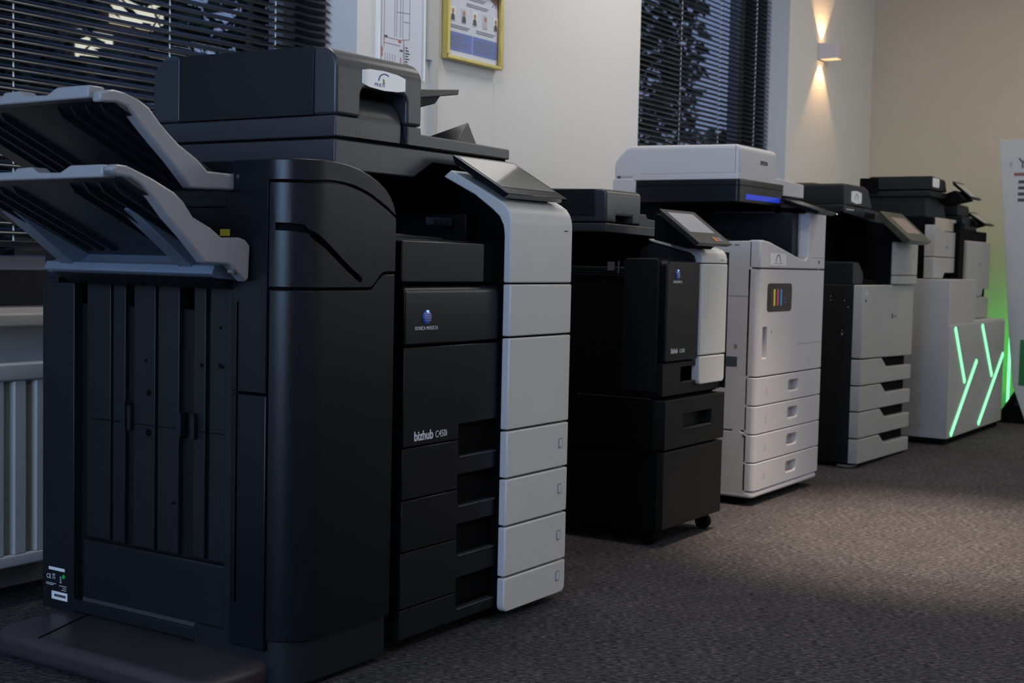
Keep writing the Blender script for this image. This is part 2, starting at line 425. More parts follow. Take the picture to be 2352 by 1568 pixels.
# ---- radiator below the near window
t = thing('radiator', 'grey-white fluted radiator under the near window', 'radiator', (1.6, 2.5, 0))
m = MB(); x = 0.95; prof = []
while x < 2.15:
    prof += [(x, 2.438), (x + .012, 2.438), (x + .019, 2.422), (x + .046, 2.422), (x + .053, 2.438)]
    x += .0547
prof += [(x, 2.438), (x, 2.452), (.95, 2.452)]
m.prism('z', prof, .115, .485)
obj('front_panel', m, radm, t, bevel=.002, smooth=25)
obj('top_rail', MB().prism('x', rrect(2.418, 2.452, .485, .523, .006), .95, x), radm, t)
obj('bottom_rail', MB().prism('x', rrect(2.420, 2.452, .088, .115, .006), .95, x), radm, t)
obj('rear_panel', MB().box(.95, x, 2.515, 2.53, .068, .515), radm, t, bevel=.004)
obj('top_grille', MB().box(.95, x, 2.452, 2.515, .500, .512), radm, t)
for q in (1.1, 2.0): obj('bracket', MB().box(q, q + .03, 2.452, 2.6, .1, .45), radm, t)
for q in (1.0, 2.1): obj('pipe', MB().cyl((q, 2.49, 0), (q, 2.49, .1), .009, 10), metal, t)

# ---- floor-plan poster
t = thing('poster', 'white floor-plan poster under a clear cover on the wall left of the framed notice', 'poster', (3.3, 2.6, 1.15))
px0, px1, pz0, pz1 = 3.194, 3.411, 1.322, 1.80
obj('sheet', MB().box(px0, px1, 2.594, 2.5985, pz0, pz1), paperw, t)
m = MB()
def bar(x0, z0, x1, z1, w=.0011, mm=None, y=2.5935):
    d = Vector((x1 - x0, z1 - z0)).normalized(); n = Vector((-d.y, d.x)) * w
    mm.prism('y', [(x0 - n.x, z0 - n.y), (x1 - n.x, z1 - n.y), (x1 + n.x, z1 + n.y), (x0 + n.x, z0 + n.y)], y, y + .0006)
for a in ((3.207, 1.33, 3.207, 1.79), (3.220, 1.40, 3.220, 1.79), (3.271, 1.44, 3.271, 1.79), (3.281, 1.44, 3.281, 1.79), (3.299, 1.44, 3.299, 1.60), (3.311, 1.44, 3.311, 1.60),
          (3.220, 1.432, 3.300, 1.432), (3.300, 1.432, 3.345, 1.440), (3.345, 1.44, 3.345, 1.79), (3.315, 1.49, 3.345, 1.492), (3.283, 1.515, 3.345, 1.52), (3.316, 1.44, 3.316, 1.33),
          (3.212, 1.352, 3.275, 1.352), (3.207, 1.395, 3.218, 1.393), (3.318, 1.425, 3.326, 1.30), (3.300, 1.56, 3.345, 1.565), (3.225, 1.415, 3.300, 1.415)):
    bar(*a, mm=m)
for k in range(5): bar(3.226 + k * .012, 1.360, 3.226 + k * .012, 1.385, .0009, mm=m)
obj('plan_lines', m, greyline, t)
m = MB()
for k in range(10): m.prism('y', [(3.325, 1.415 - k * .0085), (3.325 + .012 + .014 * ((k * 7) % 5) / 5, 1.415 - k * .0085), (3.325 + .012 + .014 * ((k * 7) % 5) / 5, 1.411 - k * .0085), (3.325, 1.411 - k * .0085)], 2.5935, 2.594)
for (a, b) in ((3.222, 1.436), (3.298, 1.402), (3.283, 1.346), (3.221, 1.345)): m.box(a, a + .014, 2.5935, 2.594, b - .004, b + .002)
obj('legend_text', m, ink, t)
m = MB()
for (a, b, c, d) in ((3.290, 1.424, .014, .009), (3.208, 1.372, .005, .030), (3.322, 1.330, .003, .036), (3.301, 1.350, .004, .030), (3.219, 1.41, .003, .02), (3.288, 1.33, .008, .015)):
    m.box(a, a + c, 2.5932, 2.594, b, b + d)
obj('red_marks', m, redm, t)
obj('cover_edge', MB().box(px0 - .006, px0 - .002, 2.588, 2.6, pz0, pz1).box(px1 + .006, px1 + .009, 2.588, 2.6, pz0, pz1), labelw, t)

# ---- gold framed notice
t = thing('picture_frame', 'gold framed notice with five small portraits and blue boxes, hanging on the pale wall', 'picture', (3.67, 2.6, 1.5))
fx0, fx1, fz0, fz1 = 3.520, 3.838, 1.408, 1.66
m = MB(); b = .012
for (x0, x1, z0, z1) in ((fx0, fx1, fz0, fz0 + b), (fx0, fx1, fz1 - b, fz1), (fx0, fx0 + b, fz0 + b, fz1 - b), (fx1 - b, fx1, fz0 + b, fz1 - b)): m.box(x0, x1, 2.572, 2.598, z0, z1)
obj('frame', m, gold, t, bevel=.003)
obj('sheet', MB().box(fx0 + b, fx1 - b, 2.586, 2.590, fz0 + b, fz1 - b), paperw, t)
obj('brown_border', MB().prism('y', [(3.70, 1.648), (3.826, 1.648), (3.826, 1.420), (3.820, 1.420), (3.820, 1.60), (3.812, 1.622), (3.79, 1.628), (3.765, 1.640), (3.70, 1.640)], 2.5852, 2.586), brownp, t)
obj('blue_box', MB().box(3.532, 3.672, 2.5852, 2.586, 1.440, 1.500), bluep, t)
obj('blue_box', MB().box(3.676, 3.818, 2.5852, 2.586, 1.440, 1.500), bluep, t)
m = MB()
for (cx, cz, w, n) in ((3.69, 1.622, .11, 2), (3.70, 1.600, .13, 2), (3.60, 1.520, .11, 2), (3.75, 1.520, .11, 2), (3.59, 1.487, .09, 3), (3.60, 1.465, .11, 3), (3.745, 1.487, .12, 3), (3.745, 1.465, .12, 3)):
    m = MB()
    for k in range(n): m.box(cx - w / 2, cx + w / 2 - .01 * k, 2.5845, 2.5852, cz - k * .0065, cz - k * .0065 + .0024)
    obj('text_block', m, greyline, t)
for k in range(5):
    cx = 3.560 + k * .0617
    ph = obj('portrait', MB().box(cx - .013, cx + .013, 2.5846, 2.5856, 1.534, 1.580), cream if k % 2 else labelw, t)
    obj('portrait_bust', MB().prism('y', rp([(cx - .011, 1.536), (cx + .011, 1.536), (cx + .009, 1.553, .004), (cx + .003, 1.557), (cx - .003, 1.557), (cx - .009, 1.553, .004)]), 2.5840, 2.5846), suit if k != 3 else trunk, ph)
    obj('portrait_face', MB().prism('y', [(cx + .0062 * math.cos(a * PI / 6), 1.5655 + .009 * math.sin(a * PI / 6)) for a in range(12)], 2.5838, 2.5846), skin, ph)
m = arch_logo(MB(), 3.797, 2.586, 1.612, .010, .012, .0012)
obj('arch_emblem', m, purple, t)

# ---- wall lamp
lx0, lx1 = 6.86, 6.955
t = thing('wall_lamp', 'small white box wall lamp throwing warm light up and down the wall', 'lamp', (6.9, 2.6, 1.9))
m = MB(); q = .008
m.box(lx0, lx0 + q, 2.488, 2.594, 1.862, 1.945).box(lx1 - q, lx1, 2.488, 2.594, 1.862, 1.945).box(lx0 + q, lx1 - q, 2.488, 2.496, 1.862, 1.945).box(lx0, lx1, 2.592, 2.599, 1.862, 1.945)
obj('housing', m, lampw, t, bevel=.0015)
obj('bulb', MB().box(lx0 + q, lx1 - q, 2.497, 2.591, 1.895, 1.912), lampe, t)
for sgn in (1, -1):
    light('wall_lamp_beam', 'SPOT', (6.9, 2.556, 1.9035 + sgn * .016), 8, (1.0, 0.56, 0.24), spot_size=R(76), spot_blend=0.35, shadow_soft_size=0.008,
          rot=(0 if sgn < 0 else PI, 0, 0))

# ================================================================== DOCUMENT FINISHER (big black unit in front)
F = thing('document_finisher', 'tall black sorting unit with two grey paper trays, closest to the camera', 'finisher', (1.83, 1.9, 0))
XF, Y0, RC = 1.70, 1.55, 0.07            # left face, front face, corner radius
S1 = 0.08; S2 = S1 + RC * PI / 2         # path: left face (y 1.70 -> 1.62), arc, front (x 1.77 -> 1.968)
def fpath(c):
    s, z, t = c.x, c.y, c.z
    if s < S1: return Vector((XF + t, 1.70 - s, z))
    if s < S2:
        a = (s - S1) / RC; r = RC - t
        return Vector((XF + RC - r * math.cos(a), Y0 + RC - r * math.sin(a), z))
    return Vector((XF + RC + (s - S2), Y0 + t, z))
def sx_(x): return S2 + x - (XF + RC)
BIS = [S1 + (S2 - S1) * k / 12 for k in range(13)]
def skinp(name, pts, m, t0=0, t1=.012, cuts=(), bevel=.0022, label=None):
    return obj(name, MB().prism('z', pts, t0, t1), m, F, warp=fpath, bis=BIS, cuts=cuts, bevel=bevel, smooth=30, label=label)
se = sx_(1.968); sc = .086
inner = [(sx_(1.739), .890), (sx_(1.775), .8925), (sx_(1.807), .892), (sx_(1.840), .889), (sx_(1.867), .883), (sx_(1.893), .875), (sx_(1.916), .865), (sx_(1.942), .853), (se, .838)]
outer = [(sx_(1.72), .9270), (sx_(1.764), .9275), (sx_(1.80), .9265), (sx_(1.83), .924), (sx_(1.862), .918), (sx_(1.89), .910), (sx_(1.914), .900), (sx_(1.935), .888), (sx_(1.951), .874), (sx_(1.962), .858), (se, .842)]
# upper door (with the swept handle groove)
up = [(sc, .708), (sx_(1.893), .708), (sx_(1.902), .7105), (sx_(1.910), .717), (sx_(1.924), .730), (sx_(1.932), .7355), (sx_(1.942), .737), (se, .737)]
low = [(p[0], p[1] - .005) for p in up]
inn = [(p[0], p[1] - .004) for p in inner]
inn[-1] = (se, .835)
groove = [(.098, .818), (.125, .8175), (.150, .815), (sx_(1.735), .808), (sx_(1.755), .800), (sx_(1.785), .781), (sx_(1.815), .7605), (sx_(1.845), .741), (sx_(1.868), .728),
          (sx_(1.874), .7225), (sx_(1.871), .7175), (sx_(1.864), .717), (sx_(1.835), .734), (sx_(1.800), .757), (sx_(1.770), .776), (sx_(1.745), .790), (.155, .8005), (.128, .804), (.098, .805)]
skinp('upper_door', up + list(reversed(inn)) + [(sc, .8865)], black, cuts=[MB().prism('z', groove, -.01, .0095)])
skinp('handle_groove', groove, deep, .0094, .0106, bevel=0, label='black swept handle groove')
# lower door
skinp('lower_door', low[:1][:0] + [(sc, .090), (se, .090)] + list(reversed(low)), black)
# top rim
skinp('top_rim', [(0, .9265)] + [(S1 + .02, .9268)] + outer + list(reversed(inner)) + [(sc - .003, .890), (sc - .003, .522), (0, .522)], black, -.0005, .016)
skinp('lower_rim', [(0, .07), (sc - .003, .07), (sc - .003, .519), (0, .519)], black, -.0005, .016)
# core behind the skins
def plan(t, y1): return [(XF + t, y1)] + [(XF + RC - (RC - t) * math.cos(a * PI / 16), Y0 + RC - (RC - t) * math.sin(a * PI / 16)) for a in range(9)] + [(1.966, Y0 + t), (1.966, y1)]
obj('front_core', MB().prism('z', plan(.0125, 1.70), .02, .835), deep, F)
obj('top_cap', MB().prism('z', [(1.71, 2.23), (1.71, 1.64), (1.735, 1.58), (1.80, 1.565), (1.80, 2.23)], .905, .9265), black, F, bevel=.002)
m = MB().prism('y', [(p[0] - S2 + 1.77, p[1] - .0005) for p in outer] + [(1.968, .80), (1.72, .80)], 1.605, 2.23)
obj('top_cover', m, black, F, bevel=.002)
# main body behind
obj('body', MB().box(1.735, 1.966, 1.70, 2.235, .05, .66).box(1.80, 1.966, 1.70, 2.235, .66, .905), black2, F, bevel=.002)
obj('rear_post', MB().box(1.72, 1.80, 2.195, 2.235, .66, .905), side_black, F, bevel=.002)
obj('mouth_post', MB().box(1.705, 1.735, 1.70, 1.722, .74, .925), black, F, bevel=.002)
obj('exit_roller', MB().cyl((1.775, 1.74, .885), (1.775, 2.18, .885), .012, 14).cyl((1.775, 1.74, .80), (1.775, 2.18, .80), .012, 14), black2, F)
m = MB()
for k in range(9): m.cyl((1.772, 1.77 + k * .045, .868), (1.772, 1.782 + k * .045, .868), .010, 12)
obj('paper_wheel', m, graph, F)
obj('guide_lever', MB().slab((1.755, 1.725, .80), (1.755, 1.732, .80), (1.755, 1.742, .845), (1.755, 1.735, .845), (1, 0, 0), .004), graph, F)
obj('mouth_shelf', MB().box(1.715, 1.80, 1.705, 2.19, .845, .862), side_black, F, bevel=.002)
obj('warning_sticker', MB().box(1.7035, 1.7050, 1.712, 1.735, .794, .806), yell, F, label='yellow warning sticker')
# ribbed lifting panel on the left side
m = MB()
def rib(y0, y1, x, z0=.205, z1=.745): m.box(x, 1.7355, y0, y1, z0, z1)
obj('side_frame', MB().box(1.715, 1.736, 2.140, 2.235, .05, .70).box(1.712, 1.736, 1.700, 1.728, .08, .74).box(1.714, 1.736, 1.728, 2.140, .055, .078), side_black, F, bevel=.002)
for (a, b, xx) in ((2.050, 2.118, 1.728), (2.006, 2.040, 1.726), (1.922, 1.980, 1.724), (1.858, 1.914, 1.724), (1.792, 1.822, 1.726), (1.728, 1.778, 1.724)): rib(a, b, xx)
obj('ribbed_panel', m, side_black, F, bevel=.0015)
obj('kick_panel', MB().box(1.722, 1.736, 1.728, 2.12, .078, .20), side_black, F, bevel=.003)
obj('bottom_strip', MB().slab((1.7185, 2.119, .071), (1.7185, 1.727, .071), (1.7215, 1.727, .085), (1.7215, 2.119, .085), (1, 0, 0), .004), graph, F)
obj('panel_seam', MB().box(1.7232, 1.7245, 1.74, 2.10, .438, .4395), deep, F)
m = MB()
for (y, z, r) in ((2.148, .60, .006), (2.148, .40, .006), (1.938, .500, .006), (1.938, .425, .007), (1.80, .560, .003), (1.745, .560, .003), (1.752, .562, .004), (1.946, .56, .003), (1.752, .63, .003), (1.87, .30, .003)):
    m.cyl((1.7225, y, z), (1.7250, y, z), r, 12)
obj('screw_hole', m, deep, F)
for (y, z) in ((2.000, .455), (1.985, .450), (1.850, .447), (1.815, .447)):
    obj('clip', MB().prism('x', rrect(y - .005, y + .005, z - .024, z + .024, .0048), 1.7165, 1.73), side_black, F)
obj('side_slot', MB().box(1.6995, 1.7005, 1.684, 1.688, .15, .68), deep, F)
obj('screw', MB().cyl((1.6985, 1.688, .897), (1.701, 1.688, .897), .004, 12), graph, F)
obj('wedge', MB().prism('y', [(1.715, .71), (1.735, .71), (1.735, .735)], 2.15, 2.23), side_black, F)
# rating stickers
def lside(name, y0, y1, z0, z1, m_, x=1.7145): return obj(name, MB().box(x - .0006, x + .0006, min(y0, y1), max(y0, y1), z0, z1), m_, F)
lside('white_sticker', 2.214, 2.166, .128, .134, labelw)
lside('bar_code_sticker', 2.205, 2.158, .070, .086, labelw)
m = MB()
for k in range(16): m.box(1.7132, 1.7138, 2.162 + k * .0022, 2.1630 + k * .0022 + (k % 3) * .0003, .076, .081)
obj('bar_code', m, ink, F)
text('lettering', 'CE', .013, (1.7138, 2.2205, .110), (0, -1, 0), FZ, inkl, F, sx=.9)
text('lettering', 'UK', .0065, (1.7138, 2.2025, .1165), (0, -1, 0), FZ, inkl, F)
text('lettering', 'CA', .0065, (1.7138, 2.2025, .1105), (0, -1, 0), FZ, inkl, F)
lside('recycling_mark', 2.180, 2.176, .105, .118, greyline)
obj('green_dot', MB().cyl((1.7138, 2.169, .118), (1.715, 2.169, .118), .0042, 14), mat('green_dot', (0.02, .45, .06), .4, var=.02), F, label='green dot sticker')
m = MB()
for (y, z, w) in ((2.221, .1005, .03), (2.221, .0975, .022), (2.181, .0985, .022), (2.170, .0945, .010), (2.174, .0905, .014), (2.180, .105, .006)): m.box(1.7132, 1.7138, y - w, y, z, z + .0012)
obj('small_print', m, inkl, F)
# ---- output trays
def tray(name, y_near, y_far, dx, dz, lower):
    """side outline in X-Z of the near rail, swept from y_near; the pan spans to y_far"""
    P = lambda pts: [(p[0] + dx, p[1] + dz) for p in pts]
    if lower:
        rail = [(1.592, .746), (1.645, .7445), (1.652, .742), (1.687, .714), (1.695, .720), (1.698, .778), (1.685, .788), (1.672, .791), (1.630, .790), (1.604, .806), (1.565, .822), (1.543, .847),
                (1.523, .861), (1.477, .880), (1.450, .889), (1.428, .896), (1.405, .897), (1.395, .889), (1.405, .880), (1.434, .877), (1.455, .868), (1.482, .846), (1.510, .818), (1.547, .788)]
    else:
        rail = [(1.592, .746), (1.640, .747), (1.66, .748), (1.694, .7475), (1.700, .752), (1.698, .778), (1.685, .777), (1.672, .777), (1.630, .778), (1.604, .798), (1.565, .818), (1.543, .834),
                (1.523, .850), (1.500, .872), (1.480, .882), (1.450, .890), (1.428, .892), (1.402, .887), (1.402, .870), (1.434, .872), (1.455, .868), (1.478, .846), (1.510, .818), (1.547, .788)]
    tr = obj(name, MB().prism('y', P(rail), y_near, y_near + .022), traym, F, bevel=.004, smooth=60)
    # outer lip along Y, with its finger notch
    xe = 1.405 + dx; ze = .886 + dz
    w = y_near - 1.66
    lip = [(y_near + .018, ze - .010), (y_far, ze - .013), (y_far, ze + .000), (y_near + .27, ze + .002), (y_near + .235, ze + .002), (y_near + .228, ze + .008), (y_near + .150, ze + .006) if False else (y_near + .190, ze + .009), (y_near + .175, ze + .000), (y_near + .120, ze - .001), (y_near + .095, ze + .010), (y_near + .018, ze + .010)]
    obj('lip', MB().prism('x', lip, xe - .012, xe + .02), traym, tr, bevel=.003)
    # pan (dark underside)
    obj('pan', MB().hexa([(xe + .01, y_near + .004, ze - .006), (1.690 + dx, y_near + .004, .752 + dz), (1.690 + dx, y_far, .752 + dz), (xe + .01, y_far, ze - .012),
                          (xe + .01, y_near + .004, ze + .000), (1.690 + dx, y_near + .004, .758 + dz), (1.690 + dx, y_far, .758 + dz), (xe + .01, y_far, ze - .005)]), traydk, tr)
    # ribs under the pan
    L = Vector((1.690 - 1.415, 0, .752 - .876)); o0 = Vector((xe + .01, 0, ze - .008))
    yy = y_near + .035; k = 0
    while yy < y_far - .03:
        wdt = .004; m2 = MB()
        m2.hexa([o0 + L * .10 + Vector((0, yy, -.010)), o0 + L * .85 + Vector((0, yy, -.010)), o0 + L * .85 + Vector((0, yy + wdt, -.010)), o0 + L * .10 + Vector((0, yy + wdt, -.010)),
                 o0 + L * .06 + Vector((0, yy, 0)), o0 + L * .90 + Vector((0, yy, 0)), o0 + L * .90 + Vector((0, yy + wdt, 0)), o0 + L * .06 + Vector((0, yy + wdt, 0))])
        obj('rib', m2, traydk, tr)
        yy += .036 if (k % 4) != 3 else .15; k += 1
    return tr
tray('output_tray', 1.655, 2.12, 0, 0, True)
tray('output_tray', 1.700, 2.16, .010, .125, False)
# lower tray bracket: lip plate and two slanted arms
obj('tray_bracket', MB().prism('y', rp([(1.640, .728, .003), (1.655, .720), (1.720, .716), (1.720, .778), (1.705, .778), (1.665, .744), (1.646, .742, .003)]), 1.690, 2.135), bluegr, F, bevel=.0015)
obj('bracket_skirt', MB().prism('y', [(1.648, .722), (1.716, .717), (1.716, .700), (1.69, .702)], 1.70, 2.12), side_black, F, bevel=.001)
for (ya, yb) in ((1.742, 1.776), (2.055, 2.09)):
    a = obj('support_arm', MB().prism('y', [(1.688, .733), (1.648, .736), (1.512, .832), (1.520, .843), (1.548, .842), (1.700, .752)], ya, yb), bluegr, F, bevel=.0015)
    obj('screw', MB().cyl((1.650, ya + .017, .744), (1.643, ya + .017, .739), .0045, 10), metal, a)
obj('pivot', MB().cyl((1.657, 1.655, .733), (1.657, 1.665, .733), .004, 10), metal, F)
# foot platform
fp = rp([(1.545, 2.185, .06), (1.545, 1.618, .035), (1.735, 1.618, .03), (1.86, 1.70, 0), (1.86, 2.185, 0)], 8)
o = obj('foot_platform', MB().prism('z', fp, .004, .052), mat('platform_plastic', (.040, .033, .037), .34, bump=.08, bscale=1200, var=.08), F, bevel=.018, seg=5, smooth=50)
obj('platform_groove', MB().slab((1.560, 2.046, .0522), (1.560, 2.041, .0522), (1.730, 2.105, .0522), (1.730, 2.110, .0522), (0, 0, 1), .0006), deep, F)
obj('base_skirt', MB().prism('z', plan(.010, 1.80), .012, .088), side_black, F, bevel=.002)
for (x, y) in ((1.74, 1.66), (1.93, 1.66), (1.76, 2.18), (1.93, 2.18)): obj('caster', MB().cyl((x, y, 0), (x, y, .03), .018, 14), deep, F)

# ================================================================== screens helper
def tilt_screen(par, x0, x1, y0, z0, y1, z1, th=.018, inset=(.018, .018, .02, .012), face=glassd, disp=glassy, name='control_screen'):
    """panel hinged at front-bottom (y0,z0) rising to the back (y1,z1)"""
    d = Vector((0, y1 - y0, z1 - z0)); L = d.length; d.normalize(); n = Vector((0, -d.z, d.y))
    o = Vector((x0, y0, z0)); U = Vector((1, 0, 0)); w = x1 - x0
    P = lambda a, b, c: o + U * a + d * b + n * c
    m = MB().hexa([P(.008, .01, -th), P(w - .008, .01, -th), P(w - .008, L - .012, -th), P(.008, L - .012, -th), P(0, 0, 0), P(w, 0, 0), P(w, L, 0), P(0, L, 0)])
    s = obj(name, m, face, par, bevel=.002)
    l, r, b, t = inset
    obj('display', MB().hexa([P(l, b, .0002), P(w - r, b, .0002), P(w - r, L - t, .0002), P(l, L - t, .0002), P(l, b, .0008), P(w - r, b, .0008), P(w - r, L - t, .0008), P(l, L - t, .0008)]), disp, s)
    return s, P

# ================================================================== BIG BLACK AND WHITE COPIER
K = thing('multifunction_printer', 'large black copier with a white vertical front panel, joined to the grey-trayed unit', 'printer', (2.29, 1.9, 0))
obj('body', MB().box(1.975, 2.578, 1.585, 2.235, .035, .795), deep, K)
obj('left_side', MB().box(1.970, 1.976, 1.60, 2.235, .035, .79), side_black, K)
obj('right_side', MB().box(2.577, 2.585, 1.56, 2.235, .03, .80), black2, K, bevel=.002)
for (x, y) in ((2.03, 1.66), (2.53, 1.66), (2.03, 2.18), (2.53, 2.18)): obj('caster', MB().cyl((x, y, 0), (x, y, .036), .022, 16), deep, K)
YD = 1.556
# dark front: top panel, two doors, four drawers with cut-in grips
obj('upper_front_panel', MB().prism('y', rrect(1.996, 2.268, .717, .795, .004), YD, 1.59), black, K, bevel=.002)
obj('inner_front_panel', MB().box(2.269, 2.332, 1.566, 1.60, .717, .795), deep, K)
obj('toner_door', MB().prism('x', rp([(YD, .597), (YD, .712, .028), (1.59, .712), (1.59, .597)], 8), 2.008, 2.332), black, K, bevel=.003, smooth=50)
obj('logo_mark', MB().ellipsoid((2.076, YD - .0005, .650), (.0135, .003, .0135), 24), blue_logo, K, label='round blue emblem')
m = MB()
for k in range(5): m.box(2.064 + .001 * abs(k - 2), 2.088 - .001 * abs(k - 2), YD - .0040, YD - .0036, .643 + k * .0032, .6437 + k * .0032)
obj('logo_lines', m, inkl, K)
obj('logo_glint', MB().ellipsoid((2.076, YD - .002, .661), (.004, .003, .0022), 12), glintblue, K)
text('lettering', 'KONICA MINOLTA', .0100, (2.076, YD - .0002, .6250), FX, FZ, inkl, K, align='CENTER', sx=.86)
text('lettering', 'bizhub', .0255, (2.042, YD - .0002, .4120), FX, FZ, inkl, K, sx=.92, bold=.0006)
text('lettering', 'C450i', .0190, (2.1105, YD - .0002, .4125), FX, FZ, inkl, K, sx=.86)
NX = 2.190
obj('front_door', MB().prism('y', rp([(2.008, .402), (NX, .402), (NX, .432, .003), (2.332, .432), (2.332, .592), (2.008, .592)]), YD, 1.59), black, K, bevel=.0015)
obj('grip_back', MB().box(NX + .002, 2.330, 1.574, 1.5845, .06, .431), deep, K)
seams = (.402, .301, .200, .090, .030)
for i in range(4):
    zt, zb = seams[i] - .003, seams[i + 1]
    up_ = .026 if i < 3 else .0
    pts = [(2.008, zb), (NX, zb)]
    if i < 3: pts += [(NX, zb + .028, .003), (2.332, zb + .028)]
    else: pts += [(2.332, zb)]
    pts += [(2.332, zt - .034), (NX + .002, zt - .034, .010), (NX, zt), (2.008, zt)]
    dr = obj('drawer', MB().prism('y', rp(pts), YD + .0005, 1.584), black if i < 2 else black2, K, bevel=.0012)
    obj('grip_lip', MB().prism('x', rp([(YD - .002, zt - .036, .001), (YD + .012, zt - .036), (YD + .012, zt - .033), (YD - .002, zt - .033, .001)]), NX + .004, 2.324), graph, dr)
# white panel: visor + six blocks
WX0, WX1 = 2.329, 2.577
vis = [(1.531, .716), (1.531, .838), (1.533, .853), (1.538, .866), (1.546, .877), (1.560, .886), (1.600, .907), (1.688, .952), (1.708, .938), (1.626, .899), (1.580, .868), (1.562, .853), (1.552, .835), (1.549, .815), (1.549, .716)]
wp = obj('white_control_cover', MB().prism('x', vis, WX0, WX1), white, K, bevel=.003, smooth=45, label='white curved cover under the control screen')
obj('status_slot', MB().box(2.541, 2.556, 1.5303, 1.5320, .828, .8305), ink, wp)
obj('visor_core', MB().prism('x', [(1.552, .72), (1.552, .81), (1.60, .87), (1.69, .915), (1.75, .93), (1.75, .72)], 2.45, WX1 - .004), deep, K)
wz = (.7125, .603, .4075, .306, .2045, .0965, .020)
for i in range(6):
    zt, zb = wz[i] - (.0 if i == 0 else .003), wz[i + 1] + .0012
    r = (.016, .016, 0, 0) if i == 5 else 0
    o = obj('white_front_block', MB().prism('y', rrect(WX0, WX1, zb, zt, r), 1.530, 1.549), white, K, bevel=.0028, smooth=50, label=None)
    if i >= 2:
        zc = (zt + zb) / 2 + .004
        fr = obj('level_mark', MB().prism('y', rrect(2.536, 2.551, zc - .011, zc + .011, .003), 1.5288, 1.531), greyline, o)
        obj('level_window', MB().prism('y', rrect(2.5385, 2.5485, zc - .0088, zc + .0088, .002), 1.5280, 1.5290), white, fr)
obj('white_panel_backing', MB().box(WX0 + .004, WX1 - .002, 1.549, 1.586, .03, .80), deep, K)
# output cavity
obj('output_floor', MB().hexa([(1.99, 1.60, .775), (2.42, 1.60, .775), (2.42, 2.2, .775), (1.99, 2.2, .775), (1.99, 1.60, .800), (2.42, 1.60, .798), (2.42, 2.2, .835), (1.99, 2.2, .835)]), black, K, bevel=.002)
obj('output_ledge', MB().prism('y', rp([(1.99, .800), (2.29, .800), (2.30, .806, .003), (1.99, .816, .003)]), 1.68, 1.72), graph, K, bevel=.002)
obj('rear_column', MB().box(1.99, 2.578, 2.05, 2.230, .795, .985), deep, K)
bx = obj('inner_box', MB().box(2.405, 2.462, 1.70, 2.05, .80, .862), black2, K, bevel=.002)
obj('box_edge', MB().box(2.460, 2.463, 1.697, 1.701, .80, .862), graph, bx)
m = MB()
for k in range(4): m.box(2.325 + k * .022, 2.328 + k * .022, 1.73, 1.75, .836, .852)
obj('guide_fin', m, graph, K)
obj('hinge_column', MB().box(2.47, 2.577, 1.74, 2.05, .79, .964), deep, K)
# scanner + document feeder
SX0, SX1, SY0, SY1 = 1.985, 2.592, 1.715, 2.235
sc_pts = rp([(SX0, .930, .008), (2.235, .930, .03), (2.30, .966, .02), (SX1, .962, 0), (SX1, .989, .003), (SX0, .989, .003)])
obj('scanner_unit', MB().prism('y', sc_pts, SY0, SY1), graph, K, bevel=.003, smooth=50)
obj('scanner_seam', MB().box(SX0 + .006, SX1 - .006, SY0 + .006, SY1 - .006, .988, .9935), deep, K)
obj('platen_cover', MB().prism('y', rp([(SX0, .9935, .003), (SX1 + .002, .9935, .003), (SX1 + .002, 1.017, .005), (2.258, 1.021, 0), (2.256, 1.0345), (SX0, 1.0345)]), SY0, SY1 - .01), graph, K, bevel=.0025, smooth=50,
    cuts=[MB().box(2.060, 2.213, SY0 - .05, SY0 + .10, .9965, 1.05)])
hs = rp([(SY0, 1.036, 0), (SY0, 1.166, .040), (2.222, 1.172, .045), (2.228, 1.036, 0)], 10)
cut = MB().prism('y', rp([(2.060, 1.00), (2.208, 1.00), (2.208, 1.096, .018), (2.060, 1.096, .018)], 6), SY0 - .05, SY0 + .10)
hs_m = MB().prism('x', hs, SX0 + .001, 2.258)
h = obj('document_feeder', hs_m, graph, K, bevel=.006, seg=4, smooth=55, cuts=[cut])
obj('feeder_side_panel', MB().prism('x', rp([(1.770, 1.036), (1.770, 1.168, .002), (2.145, 1.1715, .002), (2.145, 1.036)]), SX0 - .0028, SX0 + .002), side_black, h, bevel=.001)
obj('side_seam', MB().box(SX0 - .0034, SX0 - .002, 2.1415, 2.143, 1.040, 1.166), greyline, h)
obj('chute', MB().prism('x', [(SY0 + .010, .995), (SY0 + .010, 1.030)] + [(SY0 + .010 + .075 * (1 - math.cos(a * PI / 16)), 1.030 + .062 * math.sin(a * PI / 16)) for a in range(1, 9)] + [(SY0 + .098, .995)], 2.062, 2.200), graph, h, smooth=60)
obj('chute_wall', MB().prism('x', [(SY0 + .006, .995), (SY0 + .006, 1.0), (SY0 + .02, 1.05), (SY0 + .06, 1.09), (SY0 + .098, 1.095), (SY0 + .098, .995)], 2.203, 2.207), black2, h)
lbl = obj('dealer_sticker', MB().prism('y', [(2.062, 1.104), (2.085, 1.099), (2.13, 1.0965), (2.175, 1.099), (2.200, 1.103), (2.200, 1.128), (2.175, 1.133), (2.13, 1.1355), (2.085, 1.134), (2.062, 1.130)], SY0 - .0010, SY0), labelw, h, label='shiny white sticker with a purple arch')
m = MB()
for i in range(9):
    a0 = R(180 - i * 14); a1 = R(180 - (i + 1) * 14)
    w0 = .0026 - i * .0002
    P_ = lambda a, s: (2.133 + math.cos(a) * .020 * s, 1.1145 + math.sin(a) * .0155 * s)
    m.prism('y', [P_(a0, 1.06), P_(a1, 1.06), P_(a1, .90), P_(a0, .90)], SY0 - .0015, SY0 - .0009)
obj('arch_emblem', m, purple, lbl)
